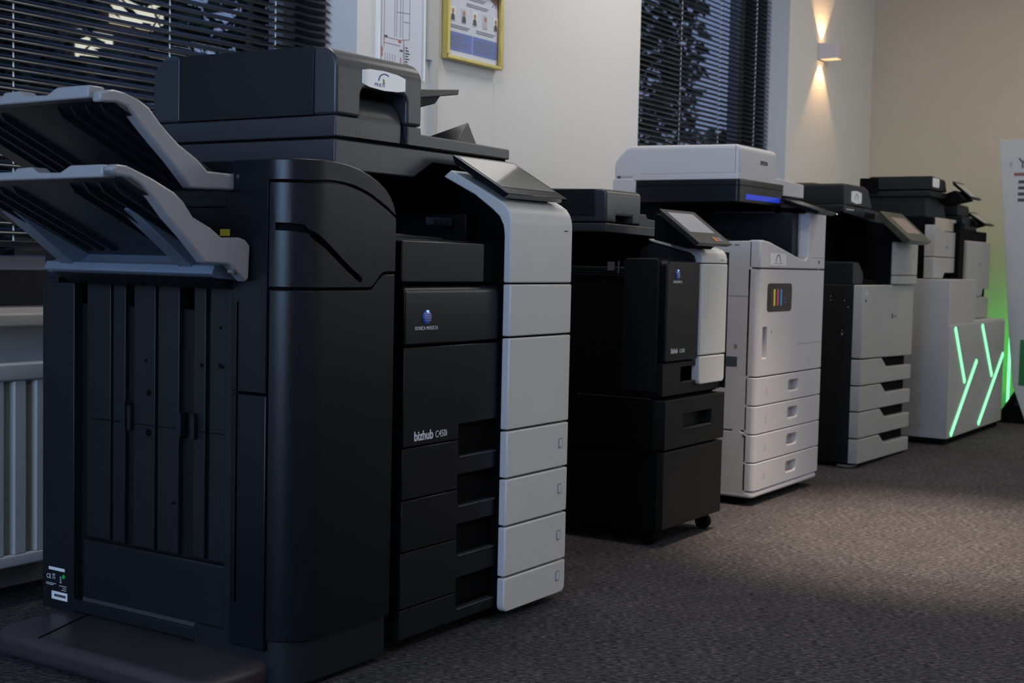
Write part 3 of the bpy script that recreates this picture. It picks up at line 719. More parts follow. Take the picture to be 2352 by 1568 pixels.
obj('arch_dot', MB().prism('y', [(2.127, 1.110), (2.133, 1.110), (2.131, 1.118), (2.126, 1.120)], SY0 - .0015, SY0 - .0009), olive, lbl)
text('lettering', 'MULTI', .0092, (2.100, SY0 - .0011, 1.1032), FX, FZ, purple, lbl, sx=1.25)
# feeder trays on the right
obj('feed_tray', MB().prism('y', [(2.24, 1.100), (2.36, 1.112), (2.548, 1.142), (2.552, 1.155), (2.36, 1.134), (2.24, 1.125)], 1.83, 2.14), black, K, bevel=.002)
obj('feed_tray_keel', MB().prism('y', [(2.24, 1.085), (2.40, 1.092), (2.50, 1.118), (2.52, 1.138), (2.24, 1.105)], 1.86, 2.11), black2, K, bevel=.002)
fl = MB(); q_ = [fl.bm.verts.new(p) for p in ((2.500, 1.80, 1.018), (2.592, 1.80, 1.018), (2.568, 1.815, 1.080), (2.46, 1.92, 1.020), (2.585, 2.04, 1.020))]
for f_ in ((0, 1, 2), (0, 2, 3), (1, 4, 2), (2, 4, 3), (0, 3, 4, 1)): fl.bm.faces.new([q_[k] for k in f_])
obj('original_tray_flap', fl, graph, K, bevel=.0015)
obj('tray_bed', MB().box(2.26, 2.56, 1.76, 2.12, 1.017, 1.024), black, K, bevel=.003)
s, P = tilt_screen(K, 2.322, 2.560, 1.535, .900, 1.682, .984, .016, (.012, .012, .030, .010))
obj('screen_hinge', MB().prism('x', [(1.57, .888), (1.66, .935), (1.66, .962), (1.57, .905)], 2.37, 2.53), deep, K)

# ================================================================== SECOND COPIER (small, on a cabinet)
Q = thing('multifunction_printer', 'slim black copier with a narrow white front strip, standing on the black wheeled cabinet', 'printer', (3.39, 1.86, .262))
X0, X1 = 3.195, 3.578
obj('body', MB().box(X0, X1, 1.628, 2.08, .402, .74), deep, Q, bevel=.004)
obj('left_front_block', MB().prism('x', rp([(1.628, .42), (1.628, .778, .012), (1.735, .776, .012), (1.735, .42)]), X0 - .002, 3.42), black2, Q, bevel=.003)
obj('right_side', MB().box(X1 - .004, X1, 1.60, 2.08, .41, .80), black2, Q)
obj('front_door', MB().prism('y', rp([(3.200, .502, .004), (3.3985, .502), (3.3985, .770, .012), (3.200, .774, .022)], 6), 1.606, 1.64), black, Q, bevel=.004, smooth=50)
obj('logo_mark', MB().ellipsoid((3.260, 1.6055, .735), (.0105, .003, .0135), 24), blue_logo, Q, label='round blue emblem')
obj('logo_glint', MB().ellipsoid((3.259, 1.604, .746), (.003, .003, .0022), 12), glintblue, Q)
m = MB()
for k in range(4): m.box(3.252, 3.268, 1.6022, 1.6027, .727 + k * .004, .7281 + k * .004)
obj('logo_lines', m, inkl, Q)
text('lettering', 'KONICA MINOLTA', .0085, (3.262, 1.6058, .7125), FX, FZ, inkl, Q, align='CENTER', sx=.72, bold=.0002)
text('lettering', 'bizhub', .0190, (3.232, 1.6058, .5240), FX, FZ, inkl, Q, sx=.80, bold=.0005)
text('lettering', 'C3350i', .0145, (3.2825, 1.6058, .5240), FX, FZ, inkl, Q, sx=.78)
obj('tray_front', MB().prism('y', rp([(3.200, .409, .003), (3.566, .409, .003), (3.566, .497), (3.200, .497)]), 1.612, 1.64, ), black2, Q, bevel=.002, cuts=[MB().box(3.308, 3.45, 1.58, 1.634, .443, .484)])
obj('grip_lip', MB().box(3.310, 3.42, 1.6105, 1.616, .4395, .4425), graph, Q)
obj('paper_drawer', MB().prism('y', rp([(3.198, .266, .003), (3.575, .266, .003), (3.575, .398, .003), (3.198, .398, .003)]), 1.600, 1.64), black2, Q, bevel=.002, cuts=[MB().prism('y', rrect(3.308, 3.488, .316, .356, .004), 1.58, 1.630)])
obj('grip_lip', MB().box(3.310, 3.486, 1.5985, 1.606, .3125, .3155), graph, Q)
obj('paper_drawer_body', MB().box(X0 - .003, X1, 1.640, 2.09, .264, .400), deep, Q)
obj('body_seam', MB().box(X0 - .0035, X0, 1.64, 1.87, .4005, .4020), graph, Q)
vis = [(1.602, .768), (1.602, .780), (1.606, .794), (1.615, .804), (1.633, .811), (1.700, .821), (1.768, .8335), (1.768, .828), (1.757, .824), (1.690, .808), (1.640, .796), (1.625, .786), (1.620, .768)]
wv = obj('white_control_cover', MB().prism('x', vis, 3.3995, 3.570), white, Q, bevel=.002, smooth=45, label='white curved cover under the control screen')
obj('status_slot', MB().box(3.528, 3.541, 1.6013, 1.603, .776, .778), ink, wv)
obj('cover_underside', MB().prism('x', [(1.622, .74), (1.622, .784), (1.64, .794), (1.69, .806), (1.76, .822), (1.80, .80), (1.80, .74)], 3.402, 3.574), side_black, Q, bevel=.002)
obj('white_front_panel', MB().prism('y', rrect(3.3995, 3.570, .511, .7655, 0), 1.600, 1.625), white, Q, bevel=.003, label='long white front panel')
obj('white_lower_panel', MB().prism('y', rrect(3.3995, 3.566, .430, .508, (.014, .014, 0, 0)), 1.600, 1.625), white, Q, bevel=.003, smooth=50, label='white lower front panel')
obj('output_slot', MB().box(X0 + .004, 3.40, 1.735, 2.06, .74, .752), black2, Q, bevel=.002)
m = MB().box(X0 - .001, X0 + .004, 1.765, 1.785, .742, .766).box(X0 - .001, X0 + .004, 1.75, 1.753, .735, .768)
obj('metal_clip', m, metal, Q)
m = MB()
for k in range(9): m.box(X0 - .0015, X0 + .001, 1.76 + k * .03, 1.772 + k * .03, .712, .716)
obj('side_vent', m, black2, Q)
obj('side_ledge', MB().box(X0 - .004, X0 + .002, 1.74, 2.05, .728, .732), black2, Q)
obj('rear_column', MB().box(3.21, X1, 1.97, 2.08, .74, .85), deep, Q)
obj('right_column', MB().box(3.50, X1 - .002, 1.80, 2.0, .74, .85), deep, Q)
obj('scanner_unit', MB().prism('y', rp([(3.188, .846, .004), (3.575, .838, .004), (3.575, .866, .003), (3.188, .870, .003)]), 1.790, 2.09), graph, Q, bevel=.002)
hs = rp([(1.790, .872, 0), (1.790, .962, .016), (2.075, .968, .02), (2.075, .872, 0)], 6)
h = obj('document_feeder', MB().prism('x', hs, 3.188, 3.388), graph, Q, bevel=.006, seg=3, smooth=50, cuts=[MB().box(3.245, 3.335, 1.76, 1.84, .860, .892)])
obj('feeder_side_panel', MB().box(3.1855, 3.190, 1.825, 2.04, .892, .962), side_black, h, bevel=.001)
obj('platen_cover', MB().prism('y', rp([(3.388, .868), (3.578, .866), (3.578, .882, .004), (3.44, .890, .004), (3.43, .902, .003), (3.388, .902)]), 1.795, 2.07), graph, Q, bevel=.002)
obj('feed_tray', MB().hexa([(3.36, 1.84, .930), (3.42, 1.84, .940), (3.42, 2.0, .940), (3.36, 2.0, .930), (3.36, 1.84, .936), (3.43, 1.84, .946), (3.43, 2.0, .946), (3.36, 2.0, .936)]), graph, Q, bevel=.001)
s, P = tilt_screen(Q, 3.262, 3.478, 1.545, .820, 1.668, .912, .016, (.024, .036, .050, .016), face=mat('panel_grey', (.035, .035, .036), .35, var=.05), disp=screenb)
for k, (a, mm_) in enumerate(((.128, orange), (.144, redm), (.160, cyanm))):
    obj('colour_key', MB().hexa([P(a, .012, .0004), P(a + .010, .012, .0004), P(a + .010, .030, .0004), P(a, .030, .0004), P(a, .012, .0014), P(a + .010, .012, .0014), P(a + .010, .030, .0014), P(a, .030, .0014)]), mm_, s)
obj('screen_hinge', MB().prism('x', [(1.60, .806), (1.70, .828), (1.70, .90), (1.66, .885), (1.58, .822)], 3.30, 3.45), deep, Q)

V = thing('printer_cabinet', 'plain black wheeled cabinet carrying the slim black copier', 'cabinet', (3.39, 1.86, 0))
obj('carcass', MB().box(3.197, 3.577, 1.625, 2.09, .045, .262), deep, V, bevel=.003)
obj('cabinet_door', MB().prism('y', rp([(3.200, .050), (3.574, .050), (3.574, .259, .002), (3.200, .259, .002)]), 1.602, 1.625), black2, V, bevel=.002)
for (x, y) in ((3.24, 1.66), (3.54, 1.64), (3.24, 2.04), (3.54, 2.04)):
    c = obj('caster', MB().cyl((x - .011, y, .021), (x + .011, y, .021), .021, 18), deep, V)
    obj('caster_fork', MB().box(x - .013, x + .013, y - .012, y + .016, .022, .046), deep, c, bevel=.003)

# ================================================================== WHITE COPIER
E = thing('multifunction_printer', 'white copier with four white drawers, a blue light strip and a black scanner front', 'printer', (4.24, 1.93, 0))
EX0, EX1, EY = 3.952, 4.524, 1.662
obj('core', MB().box(3.965, 4.515, 1.70, 2.19, .03, .755), trunk, E)
obj('left_side', MB().prism('x', [(1.690, .240), (2.20, .240), (2.20, .832), (1.690, .842)], EX0, 3.968), cream, E, bevel=.003)
obj('left_lower_side', MB().prism('x', [(1.690, .040), (2.20, .040), (2.20, .236), (1.740, .236), (1.738, .243), (1.712, .243), (1.710, .236), (1.690, .236)], EX0, 3.968), cream, E, bevel=.002)
obj('side_seam', MB().box(EX0 - .0006, EX0 + .001, 1.693, 2.0, .6665, .6680), greyline, E)
obj('side_grip', MB().box(EX0 - .0006, EX0 + .001, 1.730, 2.0, .442, .474), suit, E)
obj('side_badge', MB().box(EX0 - .0008, EX0 + .001, 1.731, 1.741, .500, .514), greyline, E)
text('lettering', 'AirPrint', .007, (EX0 - .0004, 1.750, .826), (0, -1, 0), FZ, ink, E, sx=.7)
obj('lock', MB().cyl((EX0 - .002, 1.70, .225), (EX0, 1.70, .225), .004, 12), metal, E)
obj('right_side', MB().box(4.512, EX1, 1.68, 2.20, .04, .95), cream, E, bevel=.003)
def ep(name, z0, z1, cuts=(), bev=.0022, x1=EX1):
    return obj(name, MB().prism('z', rp([(EX0, 1.70), (EX0, EY, .018), (x1, EY, .006), (x1, 1.70)], 8), z0, z1), cream, E, bevel=bev, smooth=50, cuts=cuts)
zs = (.411, .3195, .2285, .138, .0465)
for i in range(4):
    zt, zb = zs[i] - .0015, zs[i + 1] + .0015; zc = (zt + zb) / 2 + .004
    d = ep('drawer', zb, zt, cuts=[MB().prism('y', rrect(4.222, 4.312, zc - .018, zc + .018, .010), 1.60, 1.690)])
    obj('grip_recess', MB().prism('y', rrect(4.224, 4.310, zc - .016, zc + .016, .009), 1.688, 1.6900), trunk, d)
    obj('drawer_mark', MB().box(4.030, 4.045, EY - .0006, EY + .0004, zc - .014, zc + .006), mat('pale_print%d' % i, (.50, .46, .47), .5, var=.03), d)
obj('base_plinth', MB().prism('z', rp([(EX0, 2.19), (EX0, EY + .002, .018), (EX1, EY + .002, .02), (EX1, 2.19)], 8), .026, .0455), cream, E, bevel=.006, smooth=50)
for (x, y) in ((4.0, 1.74), (4.47, 1.74), (4.0, 2.12), (4.47, 2.12)): obj('foot', MB().cyl((x, y, 0), (x, y, .027), .03, 16), deep, E)
# main door with handle, ink window
d = ep('front_door', .4140, .7530, cuts=[MB().prism('y', rrect(3.990, 4.026, .469, .570, .004), 1.60, 1.680), MB().prism('y', rrect(4.018, 4.226, .617, .708, .014), 1.60, EY + .002)])
obj('handle_recess', MB().prism('y', rrect(3.9905, 4.0255, .4695, .5695, .004), 1.6785, 1.6795), screenb, d)
iw = obj('ink_window', MB().prism('y', rrect(4.0185, 4.2255, .6175, .7075, .014), EY - .0005, EY + .0015), glassd, d, bevel=.0005, label='dark window with coloured ink bars')
for k, (mm_) in enumerate((ink, yell, magen, cyanm)):
    obj('ink_bar', MB().prism('y', rrect(4.040 + k * .028, 4.054 + k * .028, .636, .690, .004), EY - .0014, EY - .0006), mm_, iw)
obj('window_print', MB().box(4.155, 4.175, EY - .0012, EY - .0006, .645, .649).cyl((4.165, EY - .0012, .66), (4.165, EY - .0006, .66), .006, 12), purple, iw)
obj('door_mark', MB().box(4.058, 4.064, EY - .0006, EY + .0004, .548, .556), greyline, d)
obj('door_seam', MB().box(4.290, EX1 - .004, EY - .0005, EY + .0005, .5040, .5055), greyline, d)
# top section with the swooping notch and the tall right column
tp = rp([(EX0, .757), (EX1, .757), (EX1, .953, .004), (4.374, .949, .004), (4.366, .83, 0), (4.362, .800, .02), (4.338, .785, .015), (4.315, .787, .012), (4.03, .840, .03), (3.975, .8445, .01), (EX0, .8445)], 6)
obj('upper_cover', MB().prism('y', tp, EY, 1.70), cream, E, bevel=.004, smooth=50)
obj('column_seam', MB().box(4.395, EX1 - .003, EY - .0005, EY + .0005, .795, .7965), greyline, E)
obj('column_mark', MB().box(4.462, 4.474, EY - .0006, EY + .0004, .776, .786), ink, E)
st = obj('dealer_sticker', MB().prism('y', rrect(4.033, 4.165, .766, .805, .003), EY - .0008, EY), labelw, E, label='pale sticker with a purple arch')
obj('arch_emblem', arch_logo(MB(), 4.098, EY - .0008, .776, .020, .026, .0008), purple, st)
obj('sticker_print', MB().box(4.060, 4.140, EY - .0014, EY - .0008, .772, .7735), greyline, st)
obj('notch_liner', MB().prism('y', [(3.99, .78), (4.30, .78), (4.315, .779), (4.03, .832), (3.99, .836)], 1.70, 1.72), suit, E)
obj('output_bed', MB().hexa([(3.97, 1.70, .757), (4.36, 1.70, .757), (4.36, 2.15, .757), (3.97, 2.15, .757), (3.97, 1.70, .836), (4.36, 1.70, .772), (4.36, 2.15, .80), (3.97, 2.15, .846)]), deep, E, bevel=.002)
obj('paper_stop', MB().prism('y', rp([(4.04, .84), (4.16, .835), (4.13, .852, .008), (4.06, .856, .008)]), 1.84, 1.95), black2, E, bevel=.003)
obj('paper_guide', MB().box(4.20, 4.29, 1.80, 1.81, .815, .835), black2, E, bevel=.002)
obj('right_column', MB().box(4.37, 4.512, 1.70, 2.19, .757, .95), cream, E)
obj('column_liner', MB().prism('y', rp([(4.315, .80, .02), (4.3695, .79), (4.3695, .945), (4.315, .945)]), 1.702, 2.02), side_black, E, bevel=.002)
obj('rear_wall', MB().box(3.97, 4.512, 2.02, 2.19, .757, .97), deep, E)
obj('cavity_top', MB().box(4.30, 4.512, 1.80, 2.19, .95, .97), deep, E)
# scanner + feeder
obj('scanner_unit', MB().prism('z', rp([(3.955, 2.11), (3.955, 1.742, .012), (4.335, 1.742, .035), (4.335, 2.11)], 8), .964, 1.036), black, E, bevel=.003, smooth=50)
obj('scanner_seam', MB().prism('z', rp([(3.954, 2.11), (3.954, 1.741, .012), (4.336, 1.741, .035), (4.336, 2.11)], 8), 1.0175, 1.0195), deep, E)
obj('blue_light_strip', MB().box(4.008, 4.290, 1.7405, 1.7425, .975, .992), blue_strip, E, label='glowing blue strip')
hp = rp([(1.742, 1.040, 0), (1.742, 1.147, .022), (2.145, 1.152, .05), (2.20, 1.10, .06), (2.195, 1.040, 0)], 8)
h = obj('document_feeder', MB().prism('x', hp, 3.955, 4.262), cream, E, bevel=.014, seg=5, smooth=60)
text('lettering', 'EPSON', .0190, (4.117, 1.7415, 1.092), FX, FZ, ink, h, sx=1.02, bold=.0004)
obj('feeder_seam', MB().box(3.9544, 3.956, 1.757, 1.7585, 1.050, 1.145).box(3.9544, 3.956, 1.757, 2.10, 1.0565, 1.0575).box(3.9544, 3.956, 2.099, 2.100, 1.040, 1.0565), greyline, h)
obj('lower_cover', MB().prism('z', rp([(3.954, 2.12), (3.954, 1.742, .012), (4.34, 1.742, .02), (4.34, 2.19), (4.0, 2.19)], 8), 1.0365, 1.056), cream, h, bevel=.002)
obj('rear_cover', MB().box(3.954, 4.50, 2.112, 2.20, .985, 1.045), cream, E, bevel=.006)
obj('hinge_mark', MB().box(3.9530, 3.9545, 2.17, 2.180, 1.046, 1.052), ink, h)
obj('right_cover', MB().prism('y', rp([(4.262, 1.112, 0), (4.275, 1.07, .02), (4.305, 1.058, .01), (4.525, 1.050, .003), (4.525, 1.003, .003), (4.335, 1.003), (4.335, 1.0365), (4.262, 1.0365)]), 1.748, 2.18), cream, E, bevel=.003, smooth=50)
cs, P = tilt_screen(E, 4.285, 4.450, 1.597, .950, 1.735, .993, .016, (.02, .02, .02, .02), face=glassd, disp=glassd, name='control_screen')
obj('power_light', MB().box(4.440, 4.448, 1.5950, 1.5965, .944, .947), ledw, cs)
obj('screen_hinge', MB().box(4.34, 4.50, 1.68, 1.78, .945, .962), deep, E)

# ================================================================== GREY-FRONTED BLACK COPIER
G = thing('multifunction_printer', 'black copier with light grey front door and four notched grey drawers', 'printer', (5.29, 1.93, 0))
GX0, GX1, GY = 4.975, 5.615, 1.672
obj('body', MB().box(4.985, 5.605, 1.70, 2.22, .012, .70), deep, G)
obj('left_side', MB().box(4.977, 4.987, 1.705, 2.22, .02, .70), black2, G, bevel=.002)
obj('right_side', MB().box(5.604, 5.612, 1.705, 2.22, .02, .70), black2, G, bevel=.002)
def gp(pts, name, cut=()):
    m_ = MB().prism('y', rp(pts), GY, 1.71)
    return obj(name, m_, lexw, G, bevel=.006, seg=3, smooth=50)
gd = gp([(GX0, .4215, .006), (GX1, .4065, .003), (GX1, .7000), (GX0, .7000)], 'front_door')
zg = ((.4155, .318, .402), (.3135, .2185, .3005), (.214, .116, .200), (.111, .018, .098))
for (zt, zb, _) in zg:
    d = gp([(GX0, zb, .004), (GX1, zb - .010, .006), (GX1, zt - .048, .003), (5.292, zt - .042, .003), (5.225, zt - .003, .004), (GX0, zt, .003)], 'drawer')
    obj('grip_recess', MB().prism('y', [(5.24, zt - .004), (GX1 - .004, zt - .008), (GX1 - .004, zt - .05), (5.29, zt - .045)], 1.705, 1.712), black2, d)
em = obj('badge', MB().prism('y', [(5.335 + .008 * math.cos(a * PI / 3), .576 + .013 * math.sin(a * PI / 3)) for a in range(6)], GY - .0008, GY), ink, gd)
text('lettering', 'Lexmark', .0150, (5.350, GY - .0003, .571), FX, FZ, greyline, gd, sx=.85)
obj('door_label', MB().box(4.990, 5.035, GY - .0006, GY, .655, .682), screenb, gd)
obj('warning_mark', MB().prism('y', [(4.995, .636), (5.020, .636), (5.008, .648)], GY - .0006, GY), ink, gd)
cl = obj('white_column', MB().prism('z', rp([(5.325, 1.80), (5.325, 1.660, .014), (5.612, 1.660, .006), (5.612, 1.80)], 6), .7385, .875), lexw, G, bevel=.004, smooth=50)
obj('column_foot', MB().prism('z', rp([(5.325, 1.80), (5.325, 1.660, .014), (5.612, 1.660, .006), (5.612, 1.80)], 6), .7035, .7365), lexw, G, bevel=.002, smooth=50)
text('lettering', 'CX94', .012, (5.560, 1.6597, .806), FZ, (-1, 0, 0), greyline, cl)
obj('column_liner', MB().box(5.31, 5.326, 1.68, 1.90, .70, .90), deep, G)
obj('left_box', MB().prism('y', rp([(4.985, .70), (5.11, .70), (5.11, .745), (5.05, .787, .006), (4.985, .787, .004)]), 1.72, 2.10), black, G, bevel=.004)
obj('rear_wall', MB().box(4.985, 5.61, 2.02, 2.22, .70, .96), deep, G)
obj('right_column', MB().box(5.45, 5.61, 1.80, 2.02, .70, .96), deep, G)
obj('output_bed', MB().hexa([(5.10, 1.72, .70), (5.45, 1.72, .70), (5.45, 2.02, .70), (5.10, 2.02, .70), (5.10, 1.72, .72), (5.45, 1.72, .71), (5.45, 2.02, .76), (5.10, 2.02, .78)]), deep, G)
m = MB()
for k in range(4): m.box(5.01 + k * .055, 5.05 + k * .055, 1.998, 2.0, .845, .848)
obj('output_slot_edge', m, graph, G)
obj('inner_mark', MB().box(5.23, 5.245, 1.898, 1.9, .80, .807), graph, G)
obj('inner_panel', MB().box(5.17, 5.31, 1.90, 2.02, .70, .90), black2, G)
m = MB()
for (y, z) in ((1.80, .655), (1.80, .64), (1.745, .64), (1.73, .615), (1.75, .525)): m.cyl((4.9755, y, z), (4.978, y, z), .0022, 8)
m.box(4.9758, 4.978, 1.747, 1.753, .508, .516)
obj('screw', m, metal, G)
obj('foot_bracket', MB().box(4.97, 5.02, 1.69, 1.75, .004, .012), metal, G)
for (x, y) in ((5.03, 1.76), (5.56, 1.76), (5.03, 2.15), (5.56, 2.15)): obj('foot', MB().cyl((x, y, 0), (x, y, .014), .025, 14), deep, G)
obj('scanner_unit', MB().prism('y', rp([(4.985, .975, .004), (5.25, .955, .01), (5.61, .935, .01), (5.61, .965, .004), (5.38, .995, .004), (4.985, 1.005, .004)]), 1.765, 2.2), black, G, bevel=.003)
obj('scanner_grip', MB().box(5.24, 5.35, 1.7635, 1.7660, .962, .985), deep, G)
hg = [(4.990, 1.003), (5.335, 1.001, .01), (5.275, 1.075, .02), (5.22, 1.086, .012), (4.990, 1.086, .012)]
h = obj('document_feeder', MB().prism('y', rp(hg, 5), 1.768, 2.14), black, G, bevel=.006, seg=3, smooth=50)
obj('feed_flap', MB().box(5.02, 5.10, 1.90, 1.98, 1.086, 1.092), brownp, h)
sg = obj('dealer_sticker', MB().prism('y', rp([(5.075, 1.020, .006), (5.135, 1.014, .01), (5.195, 1.018, .006), (5.195, 1.058, .008), (5.135, 1.064, .01), (5.075, 1.060, .008)]), 1.7668, 1.768), labelw, h, label='white sticker with an arch')
obj('arch_emblem', arch_logo(MB(), 5.135, 1.7668, 1.030, .018, .024, .0008), purple, sg)
m = MB()
for k in range(4): m.box(5.02 + k * .022, 5.034 + k * .022, 1.7640, 1.7655, .986, .991)
obj('key_icon', m, inkl, G)
s, P = tilt_screen(G, 5.235, 5.520, 1.578, .876, 1.706, .992, .028, (.06, .045, .045, .035), face=mat('panel_olive', (.045, .048, .036), .3, var=.05), disp=screenk)
obj('screen_arm', MB().prism('x', [(1.60, .872), (1.72, .945), (1.78, .955), (1.78, .90), (1.68, .872)], 5.30, 5.46), deep, G)

# ================================================================== DISPLAY PLINTH WITH GREEN LIGHT BARS
D = thing('display_plinth', 'white stepped display plinth with four glowing green bars shaped like two letters Y', 'plinth', (6.4, 1.9, 0))
dw = mat('plinth_white', (.41, .40, .39), .5, var=.02, bump=.03, bscale=200)
obj('tall_block', MB().prism('y', [(5.915, .028), (6.352, .028), (6.352, .724), (5.915, .724)], 1.604, 2.25), dw, D, bevel=.002)
obj('low_block', MB().box(6.353, 6.895, 1.604, 2.25, .028, .532), dw, D, bevel=.002)
obj('front_panel', MB().box(5.918, 6.893, 1.596, 1.604, .028, .524), dw, D, bevel=.0015)
obj('toe_kick', MB().box(5.93, 6.88, 1.612, 2.23, 0, .028), deep, D)
def ledbar(x0, z0, x1, z1, w=.0085):
    d = Vector((x1 - x0, z1 - z0)).normalized(); n = Vector((-d.y, d.x)) * w
    obj('light_bar', MB().prism('y', [(x0 - n.x, z0 - n.y), (x1 - n.x, z1 - n.y), (x1 + n.x, z1 + n.y), (x0 + n.x, z0 + n.y)], 1.591, 1.597), led, D, label='glowing green bar')
ledbar(5.985, .512, 6.175, .262); ledbar(6.372, .350, 5.978, .040)
ledbar(6.448, .512, 6.665, .262); ledbar(6.872, .360, 6.448, .048)
gt = thing('light_tube', 'green glowing light tube standing on the floor behind the banner edge', 'lamp', (7.30, 1.66, 0))
obj('tube', MB().cyl((7.30, 1.66, .06), (7.30, 1.66, .42), .007, 14), led, gt)
obj('tube_base', MB().cyl((7.30, 1.66, 0), (7.30, 1.66, .015), .06, 20).cyl((7.30, 1.66, .015), (7.30, 1.66, .06), .014, 12), deep, gt)
light('green_glow', 'AREA', (7.33, 1.70, .26), 1.7, (0.0, 1.0, 0.10), .05, .42, rot=(0, R(-90), 0))

def small_mfp(label, x0, x1, yf, zb, zt, first):
    t = thing('multifunction_printer', label, 'printer', ((x0 + x1) / 2, yf + .2, zb))
    return t
# ---- printer on the tall block
A = small_mfp('black office printer with a white front column, on the tall part of the plinth', 5.93, 6.34, 1.66, .724, 1.17, True)
obj('body', MB().box(5.945, 6.34, 1.70, 2.0, .725, .995), deep, A, bevel=.004)
obj('right_body', MB().box(6.262, 6.34, 1.665, 1.72, .725, .98), deep, A)
obj('white_column', MB().prism('y', rp([(5.935, .8225), (6.322, .8225), (6.322, .968, .002), (6.305, .968), (6.262, .935, .02), (6.10, .935, .03), (5.98, .958, .02), (5.935, .962, .002)]), 1.685, 1.73), lexw, A, bevel=.006, seg=3, smooth=50)
cb = obj('lower_column', MB().prism('y', rp([(5.935, .727), (6.08, .727), (6.11, .752, .004), (6.322, .752), (6.322, .8195), (5.935, .8195)]), 1.685, 1.73), lexw, A, bevel=.006, seg=3, smooth=50)
obj('tray_grip', MB().box(6.09, 6.322, 1.70, 1.735, .727, .751), black2, A)
obj('badge', MB().box(6.11, 6.125, 1.6842, 1.685, .862, .876), greyline, A)
text('lettering', 'MX', .013, (6.130, 1.6847, .863), FX, FZ, greyline, A)
obj('copy_shelf', MB().prism('y', rp([(5.98, .962), (6.10, .94, .03), (6.26, .94, .03), (6.30, .975), (6.30, .995), (5.98, .995)]), 1.695, 1.74), sillm, A)
obj('neck', MB().prism('y', [(5.96, .995), (6.30, .995), (6.24, 1.075), (6.18, 1.09), (5.96, 1.09)], 1.74, 2.0), black2, A, bevel=.004)
obj('scanner_unit', MB().box(5.945, 6.26, 1.715, 2.005, 1.085, 1.112), black2, A, bevel=.004)
h = obj('document_feeder', MB().prism('y', rp([(5.948, 1.115), (6.19, 1.115), (6.16, 1.168, .02), (5.948, 1.175, .004)]), 1.712, 1.99), black2, A, bevel=.005, seg=3, smooth=50)
obj('rear_edge', MB().box(5.935, 5.95, 1.95, 2.03, 1.10, 1.168), deep, A)
obj('white_sticker', MB().prism('y', rrect(5.962, 6.062, 1.128, 1.168, .008), 1.7105, 1.7122), labelw, h, label='plain white sticker')
obj('feed_tray', MB().hexa([(6.15, 1.78, 1.135), (6.30, 1.78, 1.150), (6.30, 1.95, 1.150), (6.15, 1.95, 1.135), (6.15, 1.78, 1.142), (6.31, 1.78, 1.160), (6.31, 1.95, 1.160), (6.15, 1.95, 1.142)]), graph, A, bevel=.002)
s, P = tilt_screen(A, 6.255, 6.43, 1.615, 1.092, 1.708, 1.172, .012, (.015, .015, .015, .015), face=black2, disp=glassy)
obj('screen_arm', MB().prism('x', [(1.64, 1.085), (1.75, 1.06), (1.75, 1.10), (1.68, 1.125)], 6.20, 6.38), deep, A)
# ---- printer on the low block
Bq = small_mfp('black and grey office printer on the low part of the plinth beside the banner', 6.45, 6.99, 1.68, .532, 1.05, False)
obj('body', MB().box(6.47, 6.885, 1.70, 2.1, .534, .955), deep, Bq, bevel=.004)
obj('white_column', MB().prism('z', rp([(6.475, 1.80), (6.475, 1.680, .02), (6.888, 1.680, .006), (6.888, 1.80)], 6), .640, .905), lexw, Bq, bevel=.004, smooth=50, cuts=[MB().prism('y', [(6.74, .60), (6.77, .676), (6.90, .676), (6.90, .60)], 1.6, 1.715)])
obj('tray_grip', MB().box(6.74, 6.885, 1.716, 1.73, .642, .676), black2, Bq)
obj('lower_drawer', MB().prism('z', rp([(6.475, 1.80), (6.475, 1.680, .02), (6.888, 1.680, .006), (6.888, 1.80)], 6), .535, .637), lexw, Bq, bevel=.003, smooth=50)
obj('badge', MB().box(6.68, 6.695, 1.6792, 1.68, .790, .802), greyline, Bq)
text('lettering', 'CX', .013, (6.70, 1.6797, .790), FX, FZ, greyline, Bq)
obj('scanner_unit', MB().box(6.48, 6.75, 1.715, 2.05, .955, 1.02), black2, Bq, bevel=.005)
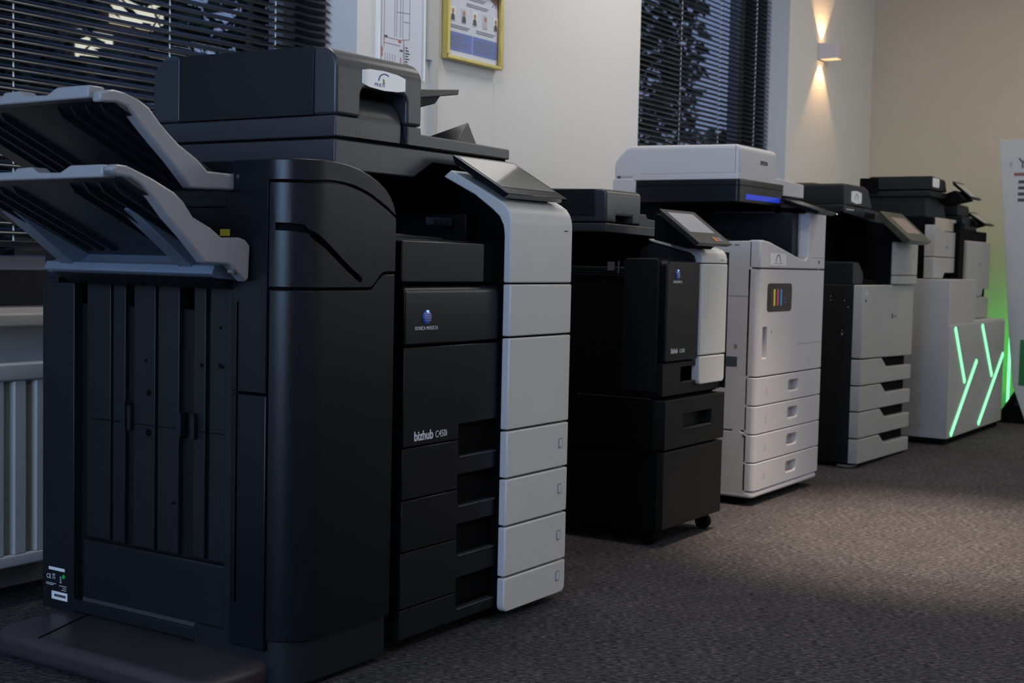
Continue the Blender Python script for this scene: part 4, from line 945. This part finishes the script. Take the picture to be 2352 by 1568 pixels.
obj('document_feeder', MB().prism('y', rp([(6.48, 1.022), (6.72, 1.022), (6.68, 1.075, .015), (6.48, 1.08, .005)]), 1.74, 2.0), black2, Bq, bevel=.005)
obj('feed_tray', MB().hexa([(6.60, 1.80, 1.045), (6.78, 1.80, 1.055), (6.78, 1.95, 1.055), (6.60, 1.95, 1.045), (6.60, 1.80, 1.052), (6.79, 1.80, 1.066), (6.79, 1.95, 1.066), (6.60, 1.95, 1.052)]), graph, Bq, bevel=.002)
s, P = tilt_screen(Bq, 6.70, 6.875, 1.660, .988, 1.752, 1.052, .012, (.015, .015, .015, .015), face=black2, disp=glassy)
obj('screen_arm', MB().prism('x', [(1.69, .985), (1.80, .955), (1.80, 1.0), (1.72, 1.02)], 6.64, 6.82), deep, Bq)

# ================================================================== BANNER AT THE RIGHT EDGE
N = thing('display_banner', 'tall white advertising banner leaning in at the right edge of the photo', 'banner', (7.03, 1.3, 0))
bw = mat('banner_fabric', (.45, .46, .48), .6, var=.02)
obj('sheet', MB().prism('x', [(1.692, 1.424), (1.640, .880), (1.600, .40), (1.575, .19), (1.508, .014), (.90, .014), (.90, 1.424)], 7.020, 7.032), bw, N, bevel=.002)
obj('foot', MB().prism('x', rp([(1.665, .004), (1.400, .004), (1.555, .190, .02)]), 7.035, 7.18), deep, N, bevel=.004)
obj('foot_knob', MB().cyl((7.030, 1.555, .10), (7.036, 1.555, .10), .010, 12), black2, N)
text('lettering', 'P', .040, (7.0195, 1.636, 1.285), (0, -1, 0), FZ, greyline, N, sx=.7)
text('lettering', 'YY', .075, (7.0195, 1.596, 1.280), (0, -1, 0), FZ, ink, N)
obj('dark_bar', MB().box(7.0190, 7.0205, .95, 1.612, 1.243, 1.258), brownp, N)
m = MB()
for k in range(4): m.box(7.0190, 7.0205, 1.05, 1.590, 1.205 - k * .030, 1.220 - k * .030)
obj('text_line', m, ink, N)
obj('green_square', MB().box(7.0190, 7.0205, 1.20, 1.548, .195, .425), greenp, N, label='dark green printed square')
